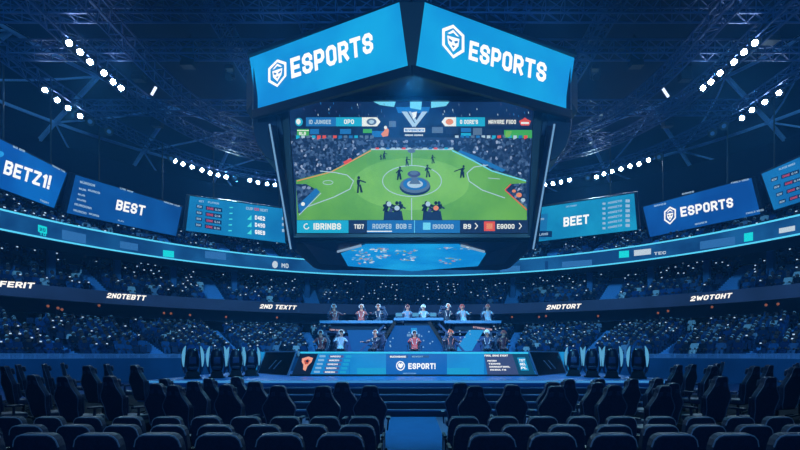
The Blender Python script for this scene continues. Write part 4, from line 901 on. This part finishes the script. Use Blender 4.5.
PL=[ (322,23.6,0,1.6,'#7a2f3a','#c8d0e0',(-.05,.08),((-.3,-.4,.8),(.12,-.42,.84)),'#40202a','person in a dark red jersey and headset, leftmost behind the main desk'),
 (340,23.3,.2,1.6,'#93a8c4','#e8eef8',(.06,.05),fw,'#3a2b2b','person in a pale grey jersey beside the leftmost player at the main desk'),
 (376.5,23.2,-.5,1.6,'#2b3350','#d8e0f0',(.02,.12),((-.42,-.5,.8),(-.05,-.5,.84)),'#8a5a4a','person leaning left with one arm out over the main desk'),
 (414.5,24.0,0,1.6,'#b5424a','#dce4f4',(0,.05),fw,'#22202c','person in a red jersey in the middle of the main desk'),
 (450,23.2,.1,1.6,'#1c2440','#e88878',(0,.12),((-.34,-.44,.84),(.36,-.5,.82)),'#a0503c','person in a dark jersey bent low over the main desk, right of the middle'),
 (488,23.2,-.2,1.6,'#31406a','#f0f4fc',(-.05,.04),((-.4,-.4,.86),(.16,-.46,.84)),'#e0e4ee','person with a white headset at the right of the main desk'),
 (502,23.7,.1,1.6,'#5a2c40','#c06a64',(.04,.1),fw,'#a0484a','person in a maroon jersey, rightmost behind the main desk'),
 (334.5,26.4,.3,3.05,'#6a3340','#c0c8dc',(-.04,.06),((-.1,-.46,.84),(.42,-.46,.82)),'#8a4a40','person in a maroon jersey reaching right, leftmost on the upper deck'),
 (361.5,26.4,0,3.05,'#a84f50','#e4e8f4',(0,.04),fw,'#b06a58','person in a light red jersey, second from the left on the upper deck'),
 (379.5,26.3,-.3,3.05,'#26304c','#d8dce8',(-.05,.03),((-.3,-.4,.86),(.3,-.46,.82)),'#7a4038','person in a black jersey at the right end of the left upper desk'),
 (407,26.6,0,3.05,'#5f7fa8','#c88c84',(.02,.02),fw,'#58303a','person behind the monitors, leftmost of two at the middle upper desk'),
 (423.5,26.6,.1,3.05,'#7fa6c4','#e4f0f8',(-.02,.04),fw,'#c8d0d8','person in a pale jersey, right one of two at the middle upper desk'),
 (446,26.1,.3,3.05,'#1d2742','#e8ecf4',(.08,.08),((-.45,-.42,.84),(.1,-.5,.8)),'#c07a68','person in a black jersey leaning right at the left end of the right upper desk'),
 (463,26.4,.1,3.05,'#7aa0bc','#c46a6a',(-.06,.04),((-.28,-.38,.86),(.28,-.38,.86)),'#a04a48','person in a pale blue jersey in the middle of the right upper desk'),
 (487.5,26.4,0,3.05,'#8a9cb8','#d07a74',(0,.02),fw,'#c05a50','person in a light grey jersey, rightmost on the upper deck')]
for pi_,(px,Y,rz,z,j,tr,ln,ar,hr,lb) in enumerate(PL):
    x=(px-CX)/F*Y
    player((x,Y,z+.03),rz,ln,j,tr,ar,hr,lb,'players on the '+('main' if z<2 else 'upper')+' desk')
    gchair(x,Y+.03,z,rz+PI,f'dark gaming chair under the {ORD[pi_ if pi_<7 else pi_-7]} player from the left on the {"main" if z<2 else "upper"} desk','chairs of the players')

# ================================================================= light
W=bpy.data.worlds.new('World'); SC.world=W; W.use_nodes=True
W.node_tree.nodes['Background'].inputs[0].default_value=(.06,.18,.40,1); W.node_tree.nodes['Background'].inputs[1].default_value=.3
def light(kind,loc,target,energy,color,size=1.,spot=None,blend=.6):
    l=bpy.data.lights.new('scene_light',kind); l.energy=energy; l.color=color
    if kind=='AREA': l.size=size; l.shape='DISK'
    else: l.shadow_soft_size=size
    if kind=='SPOT': l.spot_size=math.radians(spot); l.spot_blend=blend
    o=bpy.data.objects.new('scene_light',l); COL.objects.link(o); o.location=loc
    o.rotation_euler=(Vector(target)-Vector(loc)).to_track_quat('-Z','Y').to_euler(); o['kind']='helper'; return o
BL=(.14,.56,1.)
# added spots, unseen above and behind the camera, that brighten the stands
for x,y,z,tx,ty,tz,e in ((-12,2,13,-24,40,6,27000),(12,2,13,24,40,6,27000),(0,1,13.5,0,50,7,27000)): light('SPOT',(x,y,z),(tx,ty,tz),e,BL,1.,62)
light('SPOT',(-9,30,E+16.4),(-3,8,1),5200,(.3,.7,1.),.5,60); light('SPOT',(9,30,E+16.4),(3,8,1),5200,(.3,.7,1.),.5,60)  # added front spots that throw rim light on the seats
light('AREA',(0,-4,11),(0,9,0),450,(.14,.5,1.),7)  # added soft fill, out of view, lifting the dark seat faces
# floodlights of the far banks shine back over the hall
for q,e in ((Vector((-17,49,E+16.6)),2600),(Vector((17,49,E+16.6)),2600),(Vector((-23,35,E+16.6)),1300),(Vector((23,35,E+16.6)),1300),(Vector((-18,30,E+16.6)),1300),(Vector((18,30,E+16.6)),1300)):
    light('SPOT',q,(q.x*.1,10,1),e,(.45,.8,1.),.6,75)
# added unseen spots that brighten the stage, aisle and players
light('SPOT',(0,24,14.9),(0,21.5,1),8000,(.12,.66,1.),.5,85); light('SPOT',(0,12,18),(0,12.5,0),3000,(.05,.5,1.),.4,14)
light('SPOT',(-5,14,14),(0,25,3),4500,(.85,.85,1.),.3,30); light('SPOT',(5,14,14),(0,25,3),4500,(.85,.85,1.),.3,30)

# thin blue haze in the hall air
vs=W.node_tree.nodes.new('ShaderNodeVolumeScatter'); vs.inputs['Color'].default_value=(.09,.42,1,1); vs.inputs['Density'].default_value=.0036; vs.inputs['Anisotropy'].default_value=.25
W.node_tree.links.new(vs.outputs[0],W.node_tree.nodes['World Output'].inputs['Volume'])

cam=bpy.data.cameras.new('camera'); co=bpy.data.objects.new('camera',cam); COL.objects.link(co); SC.camera=co
co.location=EYE; co.rotation_euler=(PI/2,0,0); cam.sensor_width=36; cam.lens=F/800*36; cam.shift_x=-(CX-400)/800; cam.shift_y=(HY-225)/800; cam.clip_end=300
SC.view_settings.view_transform='Standard'; SC.view_settings.look='None'; SC.view_settings.exposure=0; SC.view_settings.gamma=1; SC.view_settings.use_curve_mapping=False
SC.cycles.use_denoising=True; SC.cycles.max_bounces=6; SC.cycles.sample_clamp_indirect=4
